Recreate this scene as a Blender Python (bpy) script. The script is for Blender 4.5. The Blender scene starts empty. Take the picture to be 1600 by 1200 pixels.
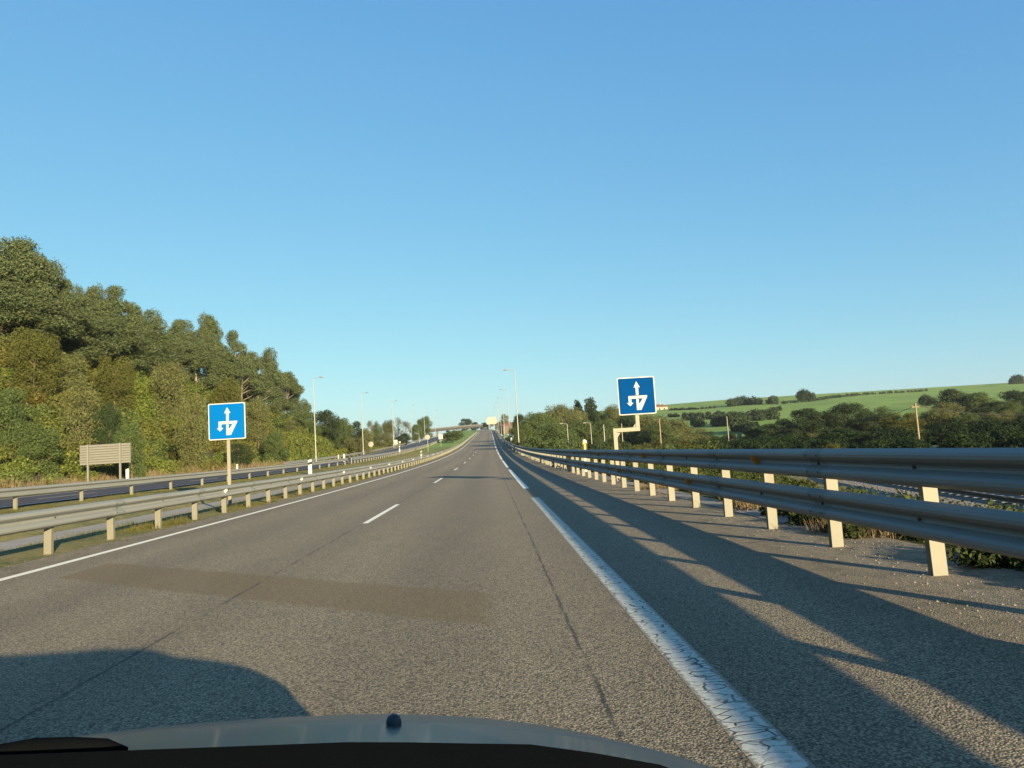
import bpy, bmesh, math, random
import numpy as np
from mathutils import Vector, Matrix, noise as mnoise

S = bpy.context.scene
COL = S.collection
PI = math.pi
rng = np.random.default_rng(7)
random.seed(7)

# ------------------------------------------------------------------ camera, sky, sun, exposure
F = 1155.0; EYE = 1.22; ROLL = math.radians(3.3)
def cam_matrix(vx=767.0, vy=703.6):
    d = Vector((vx-800, vy-600, F)).normalized()
    dn = Vector((math.sin(ROLL), math.cos(ROLL), 0)); dn = (dn - d*dn.dot(d)).normalized()
    r = dn.cross(d)
    return Matrix((( r.x, d.x, -dn.x), (r.y, d.y, -dn.y), (r.z, d.z, -dn.z)))   # world -> (right, down, forward)
RM = cam_matrix()
cd = bpy.data.cameras.new("camera"); cam = bpy.data.objects.new("camera", cd); COL.objects.link(cam); S.camera = cam
cd.sensor_width = 36; cd.lens = F/1600*36; cd.clip_start = 0.05; cd.clip_end = 9000
rt = RM.transposed()
ax = [Vector(rt.col[i]) for i in range(3)]
m4 = Matrix((( ax[0].x, -ax[1].x, -ax[2].x), (ax[0].y, -ax[1].y, -ax[2].y), (ax[0].z, -ax[1].z, -ax[2].z))).to_4x4()
m4.translation = (0, 0, EYE); cam.matrix_world = m4

SUN_EL = math.radians(10.8); SUN_AZ = math.radians(153)
w = bpy.data.worlds.new("World"); S.world = w; w.use_nodes = True
nt = w.node_tree; bg = nt.nodes['Background']
sky = nt.nodes.new('ShaderNodeTexSky'); sky.sky_type = 'NISHITA'; sky.sun_disc = False
sky.sun_elevation = SUN_EL; sky.sun_rotation = SUN_AZ; sky.altitude = 0; sky.air_density = 1.0; sky.dust_density = 0.4; sky.ozone_density = 2.5
sp3 = nt.nodes.new('ShaderNodeSeparateColor'); cb3 = nt.nodes.new('ShaderNodeCombineColor'); nt.links.new(sky.outputs[0], sp3.inputs[0])
for i_, (k_, g_) in enumerate(((.68, .80), (1.24, .60), (2.16, .31))):     # the phone's tone curve, channel by channel
    pw = nt.nodes.new('ShaderNodeMath'); pw.operation = 'POWER'; pw.inputs[1].default_value = g_; nt.links.new(sp3.outputs[i_], pw.inputs[0])
    ml = nt.nodes.new('ShaderNodeMath'); ml.operation = 'MULTIPLY'; ml.inputs[1].default_value = k_; nt.links.new(pw.outputs[0], ml.inputs[0]); nt.links.new(ml.outputs[0], cb3.inputs[i_])
nt.links.new(cb3.outputs[0], bg.inputs[0]); bg.inputs[1].default_value = 0.0757
sd = bpy.data.lights.new("sun", 'SUN'); so = bpy.data.objects.new("sun", sd); COL.objects.link(so)
sd.energy = 5.0; sd.angle = math.radians(0.5); sd.color = (1.0, 0.82, 0.53)
sdir = Vector((math.sin(SUN_AZ)*math.cos(SUN_EL), math.cos(SUN_AZ)*math.cos(SUN_EL), math.sin(SUN_EL)))
so.rotation_euler = sdir.to_track_quat('Z', 'Y').to_euler(); so.location = (20, -20, 30)
S.view_settings.view_transform = 'Standard'; S.view_settings.look = 'None'; S.view_settings.gamma = 1
S.view_settings.exposure = 1.7
try:
    S.cycles.max_bounces = 5; S.cycles.transparent_max_bounces = 6
except Exception: pass

def ray(u, v):
    c = Vector((u-800, v-600, F)); return RM.transposed() @ c
def at(u, v, Y):
    """The point at distance Y down the road that the photograph's pixel u, v shows."""
    r = ray(u, v); return Vector((r.x*Y/r.y, Y, EYE + r.z*Y/r.y))
def hit(u, v, y0=30, y1=900):
    r = ray(u, v); Y = y0
    while Y < y1:
        X = r.x*Y/r.y; Z = EYE + r.z*Y/r.y
        if Z < T(X, Y): return Vector((X, Y, T(X, Y)))
        Y *= 1.01
    return Vector((r.x*y1/r.y, y1, T(r.x*y1/r.y, y1)))

# ------------------------------------------------------------------ the lie of the land
def zr(Y):                                   # height of the motorway surface
    if Y < 20: return 0.0
    if Y < 200: return 1.05e-4*(Y-20)**2
    z2 = 3.402 + 0.0378*(min(Y, 560)-200)
    if Y > 560: z2 += 0.0378*(Y-560) - 4.2e-4*(Y-560)**2 if Y < 605 else 0.0378*45 - 4.2e-4*45**2
    return z2
def cx(Y):                                   # sideways drift of the motorway
    return -1.5e-4*(Y-400)**2 if Y > 400 else 0.0
def ss(t):
    t = min(1.0, max(0.0, t)); return t*t*(3-2*t)
def lerp(a, b, t): return a + (b-a)*t
def interp(x, pts):
    if x <= pts[0][0]: return pts[0][1]
    for (a, b), (c, d) in zip(pts, pts[1:]):
        if x <= c: return lerp(b, d, (x-a)/(c-a))
    return pts[-1][1]
def hill_left(X, Y):
    A = interp(Y, [(-60, 15), (110, 15.5), (160, 11.5), (200, 6.5), (250, 2.0), (320, 0.0)])
    a = -X
    return A*(0.75*ss((a-27.0)/22) + 0.25*ss((a-27)/60)) + 0.3*ss((a-25.2)/2)
def hill_right(X, Y):
    t = min(1.0, max(0.0, (Y-190)/410))
    base = 27.5*t**1.05
    if Y > 600: base -= 0.012*(Y-600)
    return max(-8.0, base)*ss((X-22)/70)
def T(X, Y):
    z0 = zr(Y); x = X - cx(Y)
    if x < -24.6:
        a = -x-24.6
        plain = 0.6 + 2.5*ss((Y-120)/200)
        edge = z0 + 0.25
        z = max(edge - 0.35*a, min(plain, edge)) if edge > plain else edge
        far = hill_left(X, Y)
        fade = ss((2200-abs(X))/600)
        return z + far*fade
    if x < 4.35:
        pr = [(-24.6, .22), (-16.6, .22), (-15.2, .2), (-13.2, 0.0), (-11.9, -.3), (-9.9, -.3), (-8.9, -.06), (-7.6, -.03), (-6.9, -.03), (4.35, -.03)]
        k = interp(x, pr)
        if Y > 120: k = lerp(k, max(k, -.03 if x > -9 else 0.1), ss((Y-120)/60))
        return z0 + k
    # right bank, railway level, fields
    a = x-4.35
    low = interp(x, [(4.35, -.03), (5.0, -.12), (6.4, -.95), (8.5, -1.45), (11, -1.5), (13, -1.35), (26, -1.25), (60, -1.0), (90, 0.3), (200, 3.5)])
    z = max(z0 - .03 - max(0, a-0.6)*.5, low) if z0 > 0.2 else low
    return max(z, low + 0, z) + hill_right(X, Y)

# ------------------------------------------------------------------ mesh helpers
def link(o, parent=None):
    COL.objects.link(o)
    if parent is not None: o.parent = parent
    return o
def mesh_np(name, V, Fc, mat=None, parent=None, smooth=False, tint=None):
    """V (n,3); Fc (m,k) k = 3 or 4."""
    V = np.asarray(V, dtype=np.float32); Fc = np.asarray(Fc, dtype=np.int32)
    me = bpy.data.meshes.new(name); me.vertices.add(len(V)); me.vertices.foreach_set('co', V.ravel())
    k = Fc.shape[1]; me.loops.add(Fc.size); me.loops.foreach_set('vertex_index', Fc.ravel())
    me.polygons.add(len(Fc)); me.polygons.foreach_set('loop_start', np.arange(0, Fc.size, k, dtype=np.int32))
    me.polygons.foreach_set('loop_total', np.full(len(Fc), k, dtype=np.int32))
    if smooth: me.polygons.foreach_set('use_smooth', np.ones(len(Fc), dtype=bool))
    if tint is not None:
        a = me.attributes.new('tint', 'FLOAT', 'POINT'); a.data.foreach_set('value', np.asarray(tint, dtype=np.float32))
    me.update(); me.validate(verbose=False)
    if mat: me.materials.append(mat)
    return link(bpy.data.objects.new(name, me), parent)
class MB:
    def __init__(s): s.v = []; s.f = []
    def add(s, vs, fs):
        b = len(s.v); s.v += [tuple(p) for p in vs]; s.f += [tuple(i+b for i in f) for f in fs]; return s
    def box(s, x0, x1, y0, y1, z0, z1, M=None):
        vs = [Vector(p) for p in ((x0,y0,z0),(x1,y0,z0),(x1,y1,z0),(x0,y1,z0),(x0,y0,z1),(x1,y0,z1),(x1,y1,z1),(x0,y1,z1))]
        if M is not None: vs = [M @ p for p in vs]
        return s.add(vs, [(0,3,2,1),(4,5,6,7),(0,1,5,4),(1,2,6,5),(2,3,7,6),(3,0,4,7)])
    def tube(s, pts, rad, n=8, cap=True):
        pts = [Vector(p) for p in pts]
        if not hasattr(rad, '__len__'): rad = [rad]*len(pts)
        b = len(s.v); up = Vector((0, 0, 1))
        for i, p in enumerate(pts):
            t = (pts[min(i+1, len(pts)-1)] - pts[max(i-1, 0)]).normalized()
            a = t.cross(up)
            if a.length < .05: a = t.cross(Vector((0, 1, 0)))
            a.normalize(); c = t.cross(a)
            for k in range(n):
                q = 2*PI*k/n; s.v.append(tuple(p + (a*math.cos(q) + c*math.sin(q))*rad[i]))
        for i in range(len(pts)-1):
            for k in range(n):
                s.f.append((b+i*n+k, b+i*n+(k+1) % n, b+(i+1)*n+(k+1) % n, b+(i+1)*n+k))
        if cap:
            s.f.append(tuple(b+k for k in range(n))); e = b+(len(pts)-1)*n; s.f.append(tuple(e+n-1-k for k in range(n)))
        return s
    def sweep(s, prof, path):
        """prof: closed list of (d, z); path: list of (X, Y, Z, side) -> d goes along X*side."""
        b = len(s.v); n = len(prof)
        for (X, Y, Z, sd_) in path:
            for d, z in prof: s.v.append((X+d*sd_, Y, Z+z))
        for i in range(len(path)-1):
            for k in range(n): s.f.append((b+i*n+k, b+i*n+(k+1) % n, b+(i+1)*n+(k+1) % n, b+(i+1)*n+k))
        s.f.append(tuple(b+k for k in range(n))); e = b+(len(path)-1)*n; s.f.append(tuple(e+n-1-k for k in range(n)))
        return s
    def prism(s, poly, y0, y1, M=None):
        """poly in (x, z), extruded y0..y1; concave outlines are triangulated by the n-gon fill."""
        n = len(poly); vs = [Vector((x, y0, z)) for x, z in poly] + [Vector((x, y1, z)) for x, z in poly]
        if M is not None: vs = [M @ p for p in vs]
        return s.add(vs, [tuple(range(n)), tuple(range(2*n-1, n-1, -1))] + [(i, i+n, (i+1) % n+n, (i+1) % n) for i in range(n)])
    def build(s, name, mat, parent=None, smooth=False, bevel=0):
        me = bpy.data.meshes.new(name); me.from_pydata(s.v, [], s.f)
        bm = bmesh.new(); bm.from_mesh(me); bmesh.ops.recalc_face_normals(bm, faces=bm.faces)
        if bevel: bmesh.ops.bevel(bm, geom=[e for e in bm.edges if e.calc_face_angle(0) > .6], offset=bevel, segments=2, affect='EDGES', profile=.5)
        bm.to_mesh(me); bm.free()
        if smooth: me.polygons.foreach_set('use_smooth', [True]*len(me.polygons)); me.set_sharp_from_angle(angle=math.radians(38))
        me.materials.append(mat); return link(bpy.data.objects.new(name, me), parent)
def tag(o, label=None, cat=None, group=None, kind=None):
    if label: o['label'] = label
    if cat: o['category'] = cat
    if group: o['group'] = group
    if kind: o['kind'] = kind
    return o
def empty(name, loc, rz=0, label=None, cat=None, group=None):
    o = bpy.data.objects.new(name, None); link(o); o.location = loc; o.rotation_euler = (0, 0, rz); o.empty_display_size = .2
    return tag(o, label, cat, group)
def copy_tree(o, parent=None):
    c = o.copy(); COL.objects.link(c); c.parent = parent
    for ch in list(o.children): copy_tree(ch, c)
    return c

# ------------------------------------------------------------------ materials
class Mat:
    def __init__(s, name, rough=.6, metal=0.0, spec=.5):
        s.m = bpy.data.materials.new(name); s.m.use_nodes = True; s.t = s.m.node_tree; s.p = s.t.nodes['Principled BSDF']
        s.p.inputs['Roughness'].default_value = rough; s.p.inputs['Metallic'].default_value = metal; s.p.inputs['Specular IOR Level'].default_value = spec
        s.pos = None
    def n(s, typ, **k):
        x = s.t.nodes.new(typ)
        for a, b in k.items(): setattr(x, a, b)
        return x
    def l(s, a, b): s.t.links.new(a, b)
    def P(s, scale=(1, 1, 1), obj=False):
        key = s.n('ShaderNodeTexCoord').outputs['Object'] if obj else s.n('ShaderNodeNewGeometry').outputs['Position']
        mp = s.n('ShaderNodeMapping'); mp.inputs['Scale'].default_value = scale; s.l(key, mp.inputs['Vector']); return mp.outputs[0]
    def noise(s, scale, vec=None, detail=4, rough=.6):
        x = s.n('ShaderNodeTexNoise'); x.inputs['Scale'].default_value = scale; x.inputs['Detail'].default_value = detail; x.inputs['Roughness'].default_value = rough
        s.l(vec if vec is not None else s.P(), x.inputs['Vector']); return x.outputs['Fac']
    def voro(s, scale, vec=None, feature='F1', out='Distance'):
        x = s.n('ShaderNodeTexVoronoi'); x.feature = feature; x.inputs['Scale'].default_value = scale
        s.l(vec if vec is not None else s.P(), x.inputs['Vector']); return x.outputs[out]
    def ramp(s, fac, stops, interp='LINEAR'):
        r = s.n('ShaderNodeValToRGB'); r.color_ramp.interpolation = interp
        e = r.color_ramp.elements
        while len(e) > 1: e.remove(e[-1])
        for i, (p, c) in enumerate(stops):
            if i == 0: e[0].position = p; el = e[0]
            else: el = e.new(p)
            if not hasattr(c, '__len__'): c = (c, c, c)
            el.color = (*c, 1)
        s.l(fac, r.inputs[0]); return r.outputs[0]
    def mix(s, fac, a, b, mode='MIX'):
        x = s.n('ShaderNodeMix'); x.data_type = 'RGBA'; x.blend_type = mode
        for i, v in ((0, fac), (6, a), (7, b)):
            if isinstance(v, (int, float)) and i == 0: x.inputs[0].default_value = v
            elif hasattr(v, '__len__') and not hasattr(v, 'links'): x.inputs[i].default_value = (*v, 1)
            else: s.l(v, x.inputs[i])
        return x.outputs[2]
    def math(s, op, a, b=None, clamp=False):
        x = s.n('ShaderNodeMath', operation=op); x.use_clamp = clamp
        for i, v in enumerate((a, b)):
            if v is None: continue
            if isinstance(v, (int, float)): x.inputs[i].default_value = v
            else: s.l(v, x.inputs[i])
        return x.outputs[0]
    def col(s, c):
        if hasattr(c, 'links'): s.l(c, s.p.inputs['Base Color'])
        else: s.p.inputs['Base Color'].default_value = (*c, 1)
        return s
    def bump(s, h, strength=.3, dist=.01):
        b = s.n('ShaderNodeBump'); b.inputs['Strength'].default_value = strength; b.inputs['Distance'].default_value = dist
        s.l(h, b.inputs['Height']); s.l(b.outputs[0], s.p.inputs['Normal']); return s
    def sep(s):
        x = s.n('ShaderNodeSeparateXYZ'); s.l(s.n('ShaderNodeNewGeometry').outputs['Position'], x.inputs[0]); return x.outputs
def simple(name, c, rough=.6, metal=0, var=.15, scale=3.0, bump=0, obj=True, spec=.3):
    m = Mat(name, rough, metal, spec); v = m.P(obj=obj)
    f = m.noise(scale, v, 5)
    m.col(m.mix(f, tuple(x*(1-var) for x in c), tuple(min(1, x*(1+var)) for x in c)))
    if bump: m.bump(m.noise(scale*12, v, 3), bump, .004)
    return m.m

def asphalt(name, c1, c2, verge=None, streak=.12, kind=0):
    m = Mat(name, .82, 0, .35); X, Y, Z = m.sep()
    stones = m.voro(88, None, 'F1', 'Color'); sv = m.n('ShaderNodeSeparateColor'); m.l(stones, sv.inputs[0])
    big = m.noise(.35, m.P((1, .12, 1)), 4); mid = m.noise(2.2, m.P((1, .3, 1)), 5)
    c = m.mix(m.math('MULTIPLY', sv.outputs[0], 1.0), c1, c2)
    c = m.mix(m.ramp(m.voro(88), [(.0, 0.0), (.42, 0.0), (.75, .75)]), c, tuple(x*.3 for x in c1))
    c = m.mix(1.0, c, m.ramp(big, [(.3, 1-streak), (.7, 1+streak*.6)]), 'MULTIPLY')
    c = m.mix(1.0, c, m.ramp(mid, [(.3, .93), (.7, 1.05)]), 'MULTIPLY')
    if kind == 1:
        # wheel tracks polished along each lane
        tr = m.math('SINE', m.math('MULTIPLY', m.math('ADD', X, .25), 2*PI/1.8))
        c = m.mix(1.0, c, m.ramp(m.math('ADD', m.math('MULTIPLY', tr, .25), .5), [(.2, .86), (.8, 1.06)]), 'MULTIPLY')
        # soft-edged band across both lanes, darker and browner than the rest
        s1 = m.math('ADD', m.math('MULTIPLY', X, .76), Y)     # band runs aslant
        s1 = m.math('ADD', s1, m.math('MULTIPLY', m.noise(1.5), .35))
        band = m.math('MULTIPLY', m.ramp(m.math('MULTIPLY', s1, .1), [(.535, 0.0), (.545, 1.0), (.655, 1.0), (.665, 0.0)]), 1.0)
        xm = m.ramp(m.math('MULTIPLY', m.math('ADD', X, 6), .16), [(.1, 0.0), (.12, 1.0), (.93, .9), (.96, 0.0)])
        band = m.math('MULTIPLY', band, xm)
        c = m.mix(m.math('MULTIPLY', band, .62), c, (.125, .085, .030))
        # long seams between paving passes, wandering a little
        for sx, wd, a0 in ((.47, .008, .8), (-2.47, .009, .75)):
            wob = m.math('MULTIPLY', m.math('SUBTRACT', m.noise(3.0, m.P((.2, 1, 1)), 6, .75), .5), .07)
            dx = m.math('ABSOLUTE', m.math('ADD', m.math('SUBTRACT', X, sx), wob))
            brk = m.ramp(m.noise(1.3, m.P((.2, 1, 1)), 3), [(.40, .15), (.52, 1.0)])
            c = m.mix(m.math('MULTIPLY', m.math('MULTIPLY', m.ramp(m.math('MULTIPLY', dx, 10), [(0, 1.0), (wd*10, .8), (wd*22, 0.0)]), a0), brk), c, (.02, .018, .016))
        # cracks across the hard shoulder side
    if verge:
        nz = m.math('MULTIPLY', m.math('SUBTRACT', m.noise(1.6, None, 6, .7), .5), .9)
        right = m.ramp(m.math('MULTIPLY', m.math('ADD', m.math('ADD', X, nz), -2.2), .5), [(.15, 0.0), (.45, 1.0)])
        left = m.ramp(m.math('MULTIPLY', m.math('ADD', m.math('MULTIPLY', m.math('ADD', X, nz), -1.0), -6.05), 1.0), [(.05, 0.0), (.45, 1.0)])
        near = m.math('LESS_THAN', Y, 420)
        grit = m.mix(m.noise(45, None, 3), (.09, .072, .045), (.26, .21, .14))
        grit = m.mix(m.ramp(m.voro(38), [(.12, .5), (.3, 0.0)]), grit, (.38, .33, .25))
        grit = m.mix(m.ramp(m.noise(2.5, None, 6, .75), [(.5, 0.0), (.66, .8)]), grit, (.045, .045, .02))
        grit = m.mix(m.ramp(m.noise(5, m.P((1, .5, 1)), 6, .75), [(.48, 0.0), (.6, .55)]), grit, (.10, .085, .06))
        grit = m.mix(m.ramp(m.voro(16, None, 'F1', 'Distance'), [(.05, .9), (.12, 0.0)]), grit, (.42, .38, .30))
        c = m.mix(m.math('MULTIPLY', m.math('MAXIMUM', right, left), near), c, grit)
    m.col(c)
    h = m.math('SUBTRACT', 1.0, m.voro(88)); h = m.math('ADD', h, m.math('MULTIPLY', m.noise(30, None, 4), .8))
    m.bump(h, .55, .006)
    return m.m

M = {}
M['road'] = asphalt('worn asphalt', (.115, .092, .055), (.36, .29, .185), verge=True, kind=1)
M['road2'] = asphalt('newer dark asphalt', (.03, .031, .040), (.065, .066, .082), streak=.08)

def paint(name, c, worn=.5, cross=False):
    m = Mat(name, .6, 0, .4); X, Y, Z = m.sep()
    base = m.mix(m.noise(9, None, 5), tuple(x*.82 for x in c), c)
    speck = m.ramp(m.noise(28, None, 6, .75), [(.5-.1*worn, .0), (.62, worn)])
    base = m.mix(speck, base, (.10, .09, .08))
    if cross:
        wv = m.n('ShaderNodeVectorMath', operation='ADD'); nn = m.n('ShaderNodeTexNoise'); nn.inputs['Scale'].default_value = 7; m.l(m.P(), nn.inputs['Vector'])
        sc_ = m.n('ShaderNodeVectorMath', operation='SCALE'); sc_.inputs['Scale'].default_value = .05; m.l(nn.outputs['Color'], sc_.inputs[0])
        m.l(m.P((.62, 1.2, 1)), wv.inputs[0]); m.l(sc_.outputs[0], wv.inputs[1])
        cell = m.voro(12, wv.outputs[0], 'DISTANCE_TO_EDGE')
        crk = m.math('MULTIPLY', m.ramp(cell, [(.0, 1.0), (.03, .9), (.06, 0.0)]), m.ramp(m.noise(4, None, 4, .7), [(.40, .12), (.52, 1.0)]))
        m.bump(m.math('SUBTRACT', 1.0, crk), .5, .004)
        ex = m.math('ABSOLUTE', m.math('SUBTRACT', X, 1.01)); ex = m.math('ADD', ex, m.math('MULTIPLY', m.math('SUBTRACT', m.noise(20, m.P((.5, 1, 1)), 5, .75), .5), .11))
        base = m.mix(m.ramp(m.math('MULTIPLY', ex, 10), [(.84, 0.0), (.90, 1.0)]), m.mix(crk, base, (.05, .045, .035)), (.2, .17, .12))
        m.bump(m.math('SUBTRACT', 1.0, crk), .7, .006)
    m.col(base); return m.m
M['paint'] = paint('white road paint', (.88, .82, .66), .3)
M['paint_rib'] = paint('cracked ribbed white road paint', (.50, .50, .42), .4, True)

# ground
m = Mat('verge and meadow ground', .95, 0, .15); X, Y, Z = m.sep()
n1 = m.noise(.5, None, 6, .65); n2 = m.noise(6, None, 5, .7); n3 = m.noise(.05, None, 3)
g = m.mix(m.ramp(n1, [(.35, 0.0), (.65, 1.0)]), (.085, .095, .028), (.19, .175, .06))
g = m.mix(m.ramp(n2, [(.45, 0.0), (.62, .7)]), g, (.25, .20, .11))
bank = m.mix(n2, (.03, .038, .014), (.07, .065, .03))
g = m.mix(m.ramp(m.math('ABSOLUTE', m.math('MULTIPLY', m.math('ADD', X, -7.2), .1)), [(.24, 1.0), (.32, 0.0)]), g, bank)
slope = m.ramp(m.math('MULTIPLY', m.math('ADD', X, 27.0), -1.0), [(0, 0.0), (1, 1.0)]); g = m.mix(slope, g, bank)
hillg = m.mix(m.ramp(n3, [(.4, 0.0), (.6, 1.0)]), (.11, .185, .035), (.165, .25, .05))
hillg = m.mix(m.ramp(m.noise(.6, m.P((.3, 1, 1)), 4), [(.4, 0.0), (.7, .5)]), hillg, (.19, .22, .075))
g = m.mix(m.math('MULTIPLY', m.ramp(m.math('MULTIPLY', m.math('ADD', Y, -130), .01), [(0, 0.0), (.6, 1.0)]), m.math('GREATER_THAN', X, -24)), g, hillg)
m.col(g); m.bump(m.noise(14, None, 6, .8), .8, .06); M['ground'] = m.m

M['concrete'] = simple('weathered concrete', (.26, .235, .20), .9, 0, .25, 2.5, .4, False)
M['gutter'] = simple('pale gutter concrete', (.19, .18, .16), .9, 0, .25, 2.5, .4, False)
M['bridge'] = simple('pale bridge concrete', (.10, .105, .095), .8, 0, .12, .5, 0, False)
m = Mat('railway ballast', .95, 0, .2); s_ = m.voro(16, None, 'F1', 'Color'); q = m.n('ShaderNodeSeparateColor'); m.l(s_, q.inputs[0])
m.col(m.mix(q.outputs[0], (.07, .06, .05), (.34, .29, .23))); m.bump(m.voro(16), 1.0, .05); M['ballast'] = m.m
M['rail'] = simple('rusty rail steel', (.09, .06, .05), .4, .6, .3, 8)
M['sleeper'] = simple('weathered sleeper', (.16, .14, .12), .9, 0, .3, 6)

m = Mat('galvanised guard rail steel', .6, .2, .3); f = m.noise(1.4, m.P((1, .25, 2)), 6, .7)
c = m.mix(f, (.15, .16, .15), (.25, .255, .235))
c = m.mix(m.ramp(m.noise(3.2, m.P((1, .08, 5)), 6, .8), [(.56, 0.0), (.7, .55)]), c, (.09, .075, .05))
m.col(c); m.bump(m.noise(2.2, m.P((1, .4, 3)), 3), .12, .01); M['steel'] = m.m
M['steel_b'] = simple('duller lap joint steel', (.17, .18, .165), .65, .2, .2, 6); M['bolt'] = simple('dark bolt heads', (.06, .055, .05), .6, .3)
m = Mat('dusty zinc post', .6, .15, .4); f = m.noise(7, None, 6, .7)
c = m.mix(f, (.125, .12, .088), (.165, .156, .115)); m.col(m.mix(m.ramp(m.noise(2.5, None, 5, .8), [(.58, 0.0), (.72, .6)]), c, (.12, .08, .04))); M['post'] = m.m
M['sign_post'] = simple('sign post steel', (.19, .176, .13), .6, .1, .1, 5)
M['alu'] = simple('dull aluminium sheet', (.135, .135, .115), .7, .0, .12, 3)
M['dark_metal'] = simple('dark shaded metal', (.05, .048, .04), .8)
M['blue'] = simple('blue sign face', (.0, .085, .27), .75, 0, .04, 2, spec=.03)
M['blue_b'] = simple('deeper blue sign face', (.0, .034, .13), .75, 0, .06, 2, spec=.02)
M['white'] = simple('white reflective sheet', (.32, .32, .30), .7, 0, .04, 4, spec=.1)
M['plastic'] = simple('white marker plastic', (.45, .43, .36), .7, 0, .06, 4)
M['black'] = simple('black band', (.015, .015, .017), .5, 0, .1, 4)
M['yellow'] = simple('yellow reflector', (.35, .22, .01), .4, 0, .1, 6)
M['amber'] = simple('amber reflector with rust', (.42, .16, .01), .4, 0, .35, 30)
M['backgrey'] = simple('grey sign back', (.22, .215, .18), .6, 0, .08, 3)
M['cream'] = simple('cream sign face', (.24, .23, .17), .5, 0, .05, 1)
M['palecyan'] = simple('pale blue small panel', (.30, .40, .45), .5, 0, .1, 3)
M['pole'] = simple('galvanised lamp column', (.22, .22, .19), .5, .2, .1, 1)
M['lamphead'] = simple('lamp housing', (.14, .14, .135), .4, .1, .05, 4)
M['wood'] = simple('grey timber pole', (.20, .155, .095), .9, 0, .25, 6, .3)
M['wire'] = simple('black cable', (.03, .03, .03), .6)
M['bark'] = simple('pale peeling bark', (.15, .12, .09), .9, 0, .4, 3, .4)
M['bark2'] = simple('dark bark', (.11, .085, .06), .95, 0, .4, 3, .4)
M['rooftile'] = simple('orange clay roof tiles', (.15, .075, .05), .8, 0, .2, 4)
M['render'] = simple('cream wall render', (.30, .26, .19), .85, 0, .06, 2)
M['brick'] = simple('brownish render', (.10, .076, .056), .85, 0, .15, 1)
M['window'] = simple('dark window glass', (.03, .035, .04), .15, 0, .1, 3)
M['orange_soil'] = simple('dry orange soil', (.30, .19, .10), .95, 0, .2, .3, .2, False)

def foliage(name, a, b, c3, trans=.35, rough=.8, use_tint=False, nscale=.5):
    m = Mat(name, rough, 0, .12); g = m.n('ShaderNodeNewGeometry')
    base = m.mix(g.outputs['Random Per Island'], a, b)
    nz = m.noise(nscale, None, 3)
    base = m.mix(m.ramp(nz, [(.42, 0.0), (.66, .8)]), base, c3)
    if use_tint:
        t = m.n('ShaderNodeAttribute'); t.attribute_name = 'tint'
        base = m.mix(m.ramp(t.outputs['Fac'], [(0, (1.0, 1.0, 1.0)), (.3, (.75, .9, .8)), (.45, (1.35, 1.45, .75)), (.6, (1.5, 1.15, .8)), (.78, (1.7, 1.2, .85)), (.9, (1.2, .85, .6)), (1, (1.9, 1.0, .55))]), base, base) if False else m.mix(1.0, base, m.ramp(t.outputs['Fac'], [(0, (.6, .7, .62)), (.25, (.85, .95, .8)), (.45, (1.0, 1.08, .62)), (.62, (.95, .88, .70)), (.8, (.85, .74, .60)), (1, (.95, .68, .50))]), 'MULTIPLY')
    m.col(base)
    tr = m.n('ShaderNodeBsdfTranslucent'); m.l(base, tr.inputs[0]); mx = m.n('ShaderNodeMixShader'); mx.inputs[0].default_value = trans
    m.l(m.p.outputs[0], mx.inputs[1]); m.l(tr.outputs[0], mx.inputs[2]); m.l(mx.outputs[0], m.t.nodes['Material Output'].inputs[0])
    return m.m
M['f_euc'] = foliage('gum leaves', (.034, .055, .022), (.135, .158, .068), (.088, .108, .042))
M['f_broad'] = foliage('broad green leaves', (.032, .056, .018), (.115, .150, .052), (.075, .10, .03))
M['f_dark'] = foliage('dark green leaves with shade in colour', (.012, .025, .011), (.055, .078, .030), (.032, .048, .018))  # darkened so the leaf colour also carries the shade over the right-hand wood
M['f_olive'] = foliage('olive brown leaves', (.052, .064, .022), (.165, .172, .066), (.11, .115, .040))
M['f_light'] = foliage('yellow green leaves', (0.056, 0.065, 0.015), (0.105, 0.108, 0.028), (0.074, 0.081, 0.019))
M['f_pale'] = foliage('pale bare twigs and leaves', (0.081, 0.093, 0.062), (0.136, 0.143, 0.099), (0.112, 0.118, 0.087))
M['f_scrub'] = foliage('mixed scrub leaves', (.045, .066, .018), (.185, .205, .072), (.12, .132, .040), use_tint=True, nscale=.25)
M['f_bank'] = foliage('bank scrub leaves', (.02, .032, .012), (.085, .095, .034), (.05, .055, .02), use_tint=True, nscale=.6)
M['f_dark2'] = foliage('undergrowth leaves with shade in colour', (.008, .017, .007), (.026, .040, .014), (.016, .027, .009), .2, use_tint=True, nscale=.3)  # shade under the wood is mixed into this near-black green
M['grass'] = foliage('roadside grass blades', (0.053, 0.068, 0.014), (0.124, 0.118, 0.037), (0.149, 0.112, 0.050), .4, use_tint=True)
M['dry'] = foliage('dry reddish weeds', (.13, .095, .05), (.25, .20, .12), (.18, .13, .07), .3)

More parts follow.
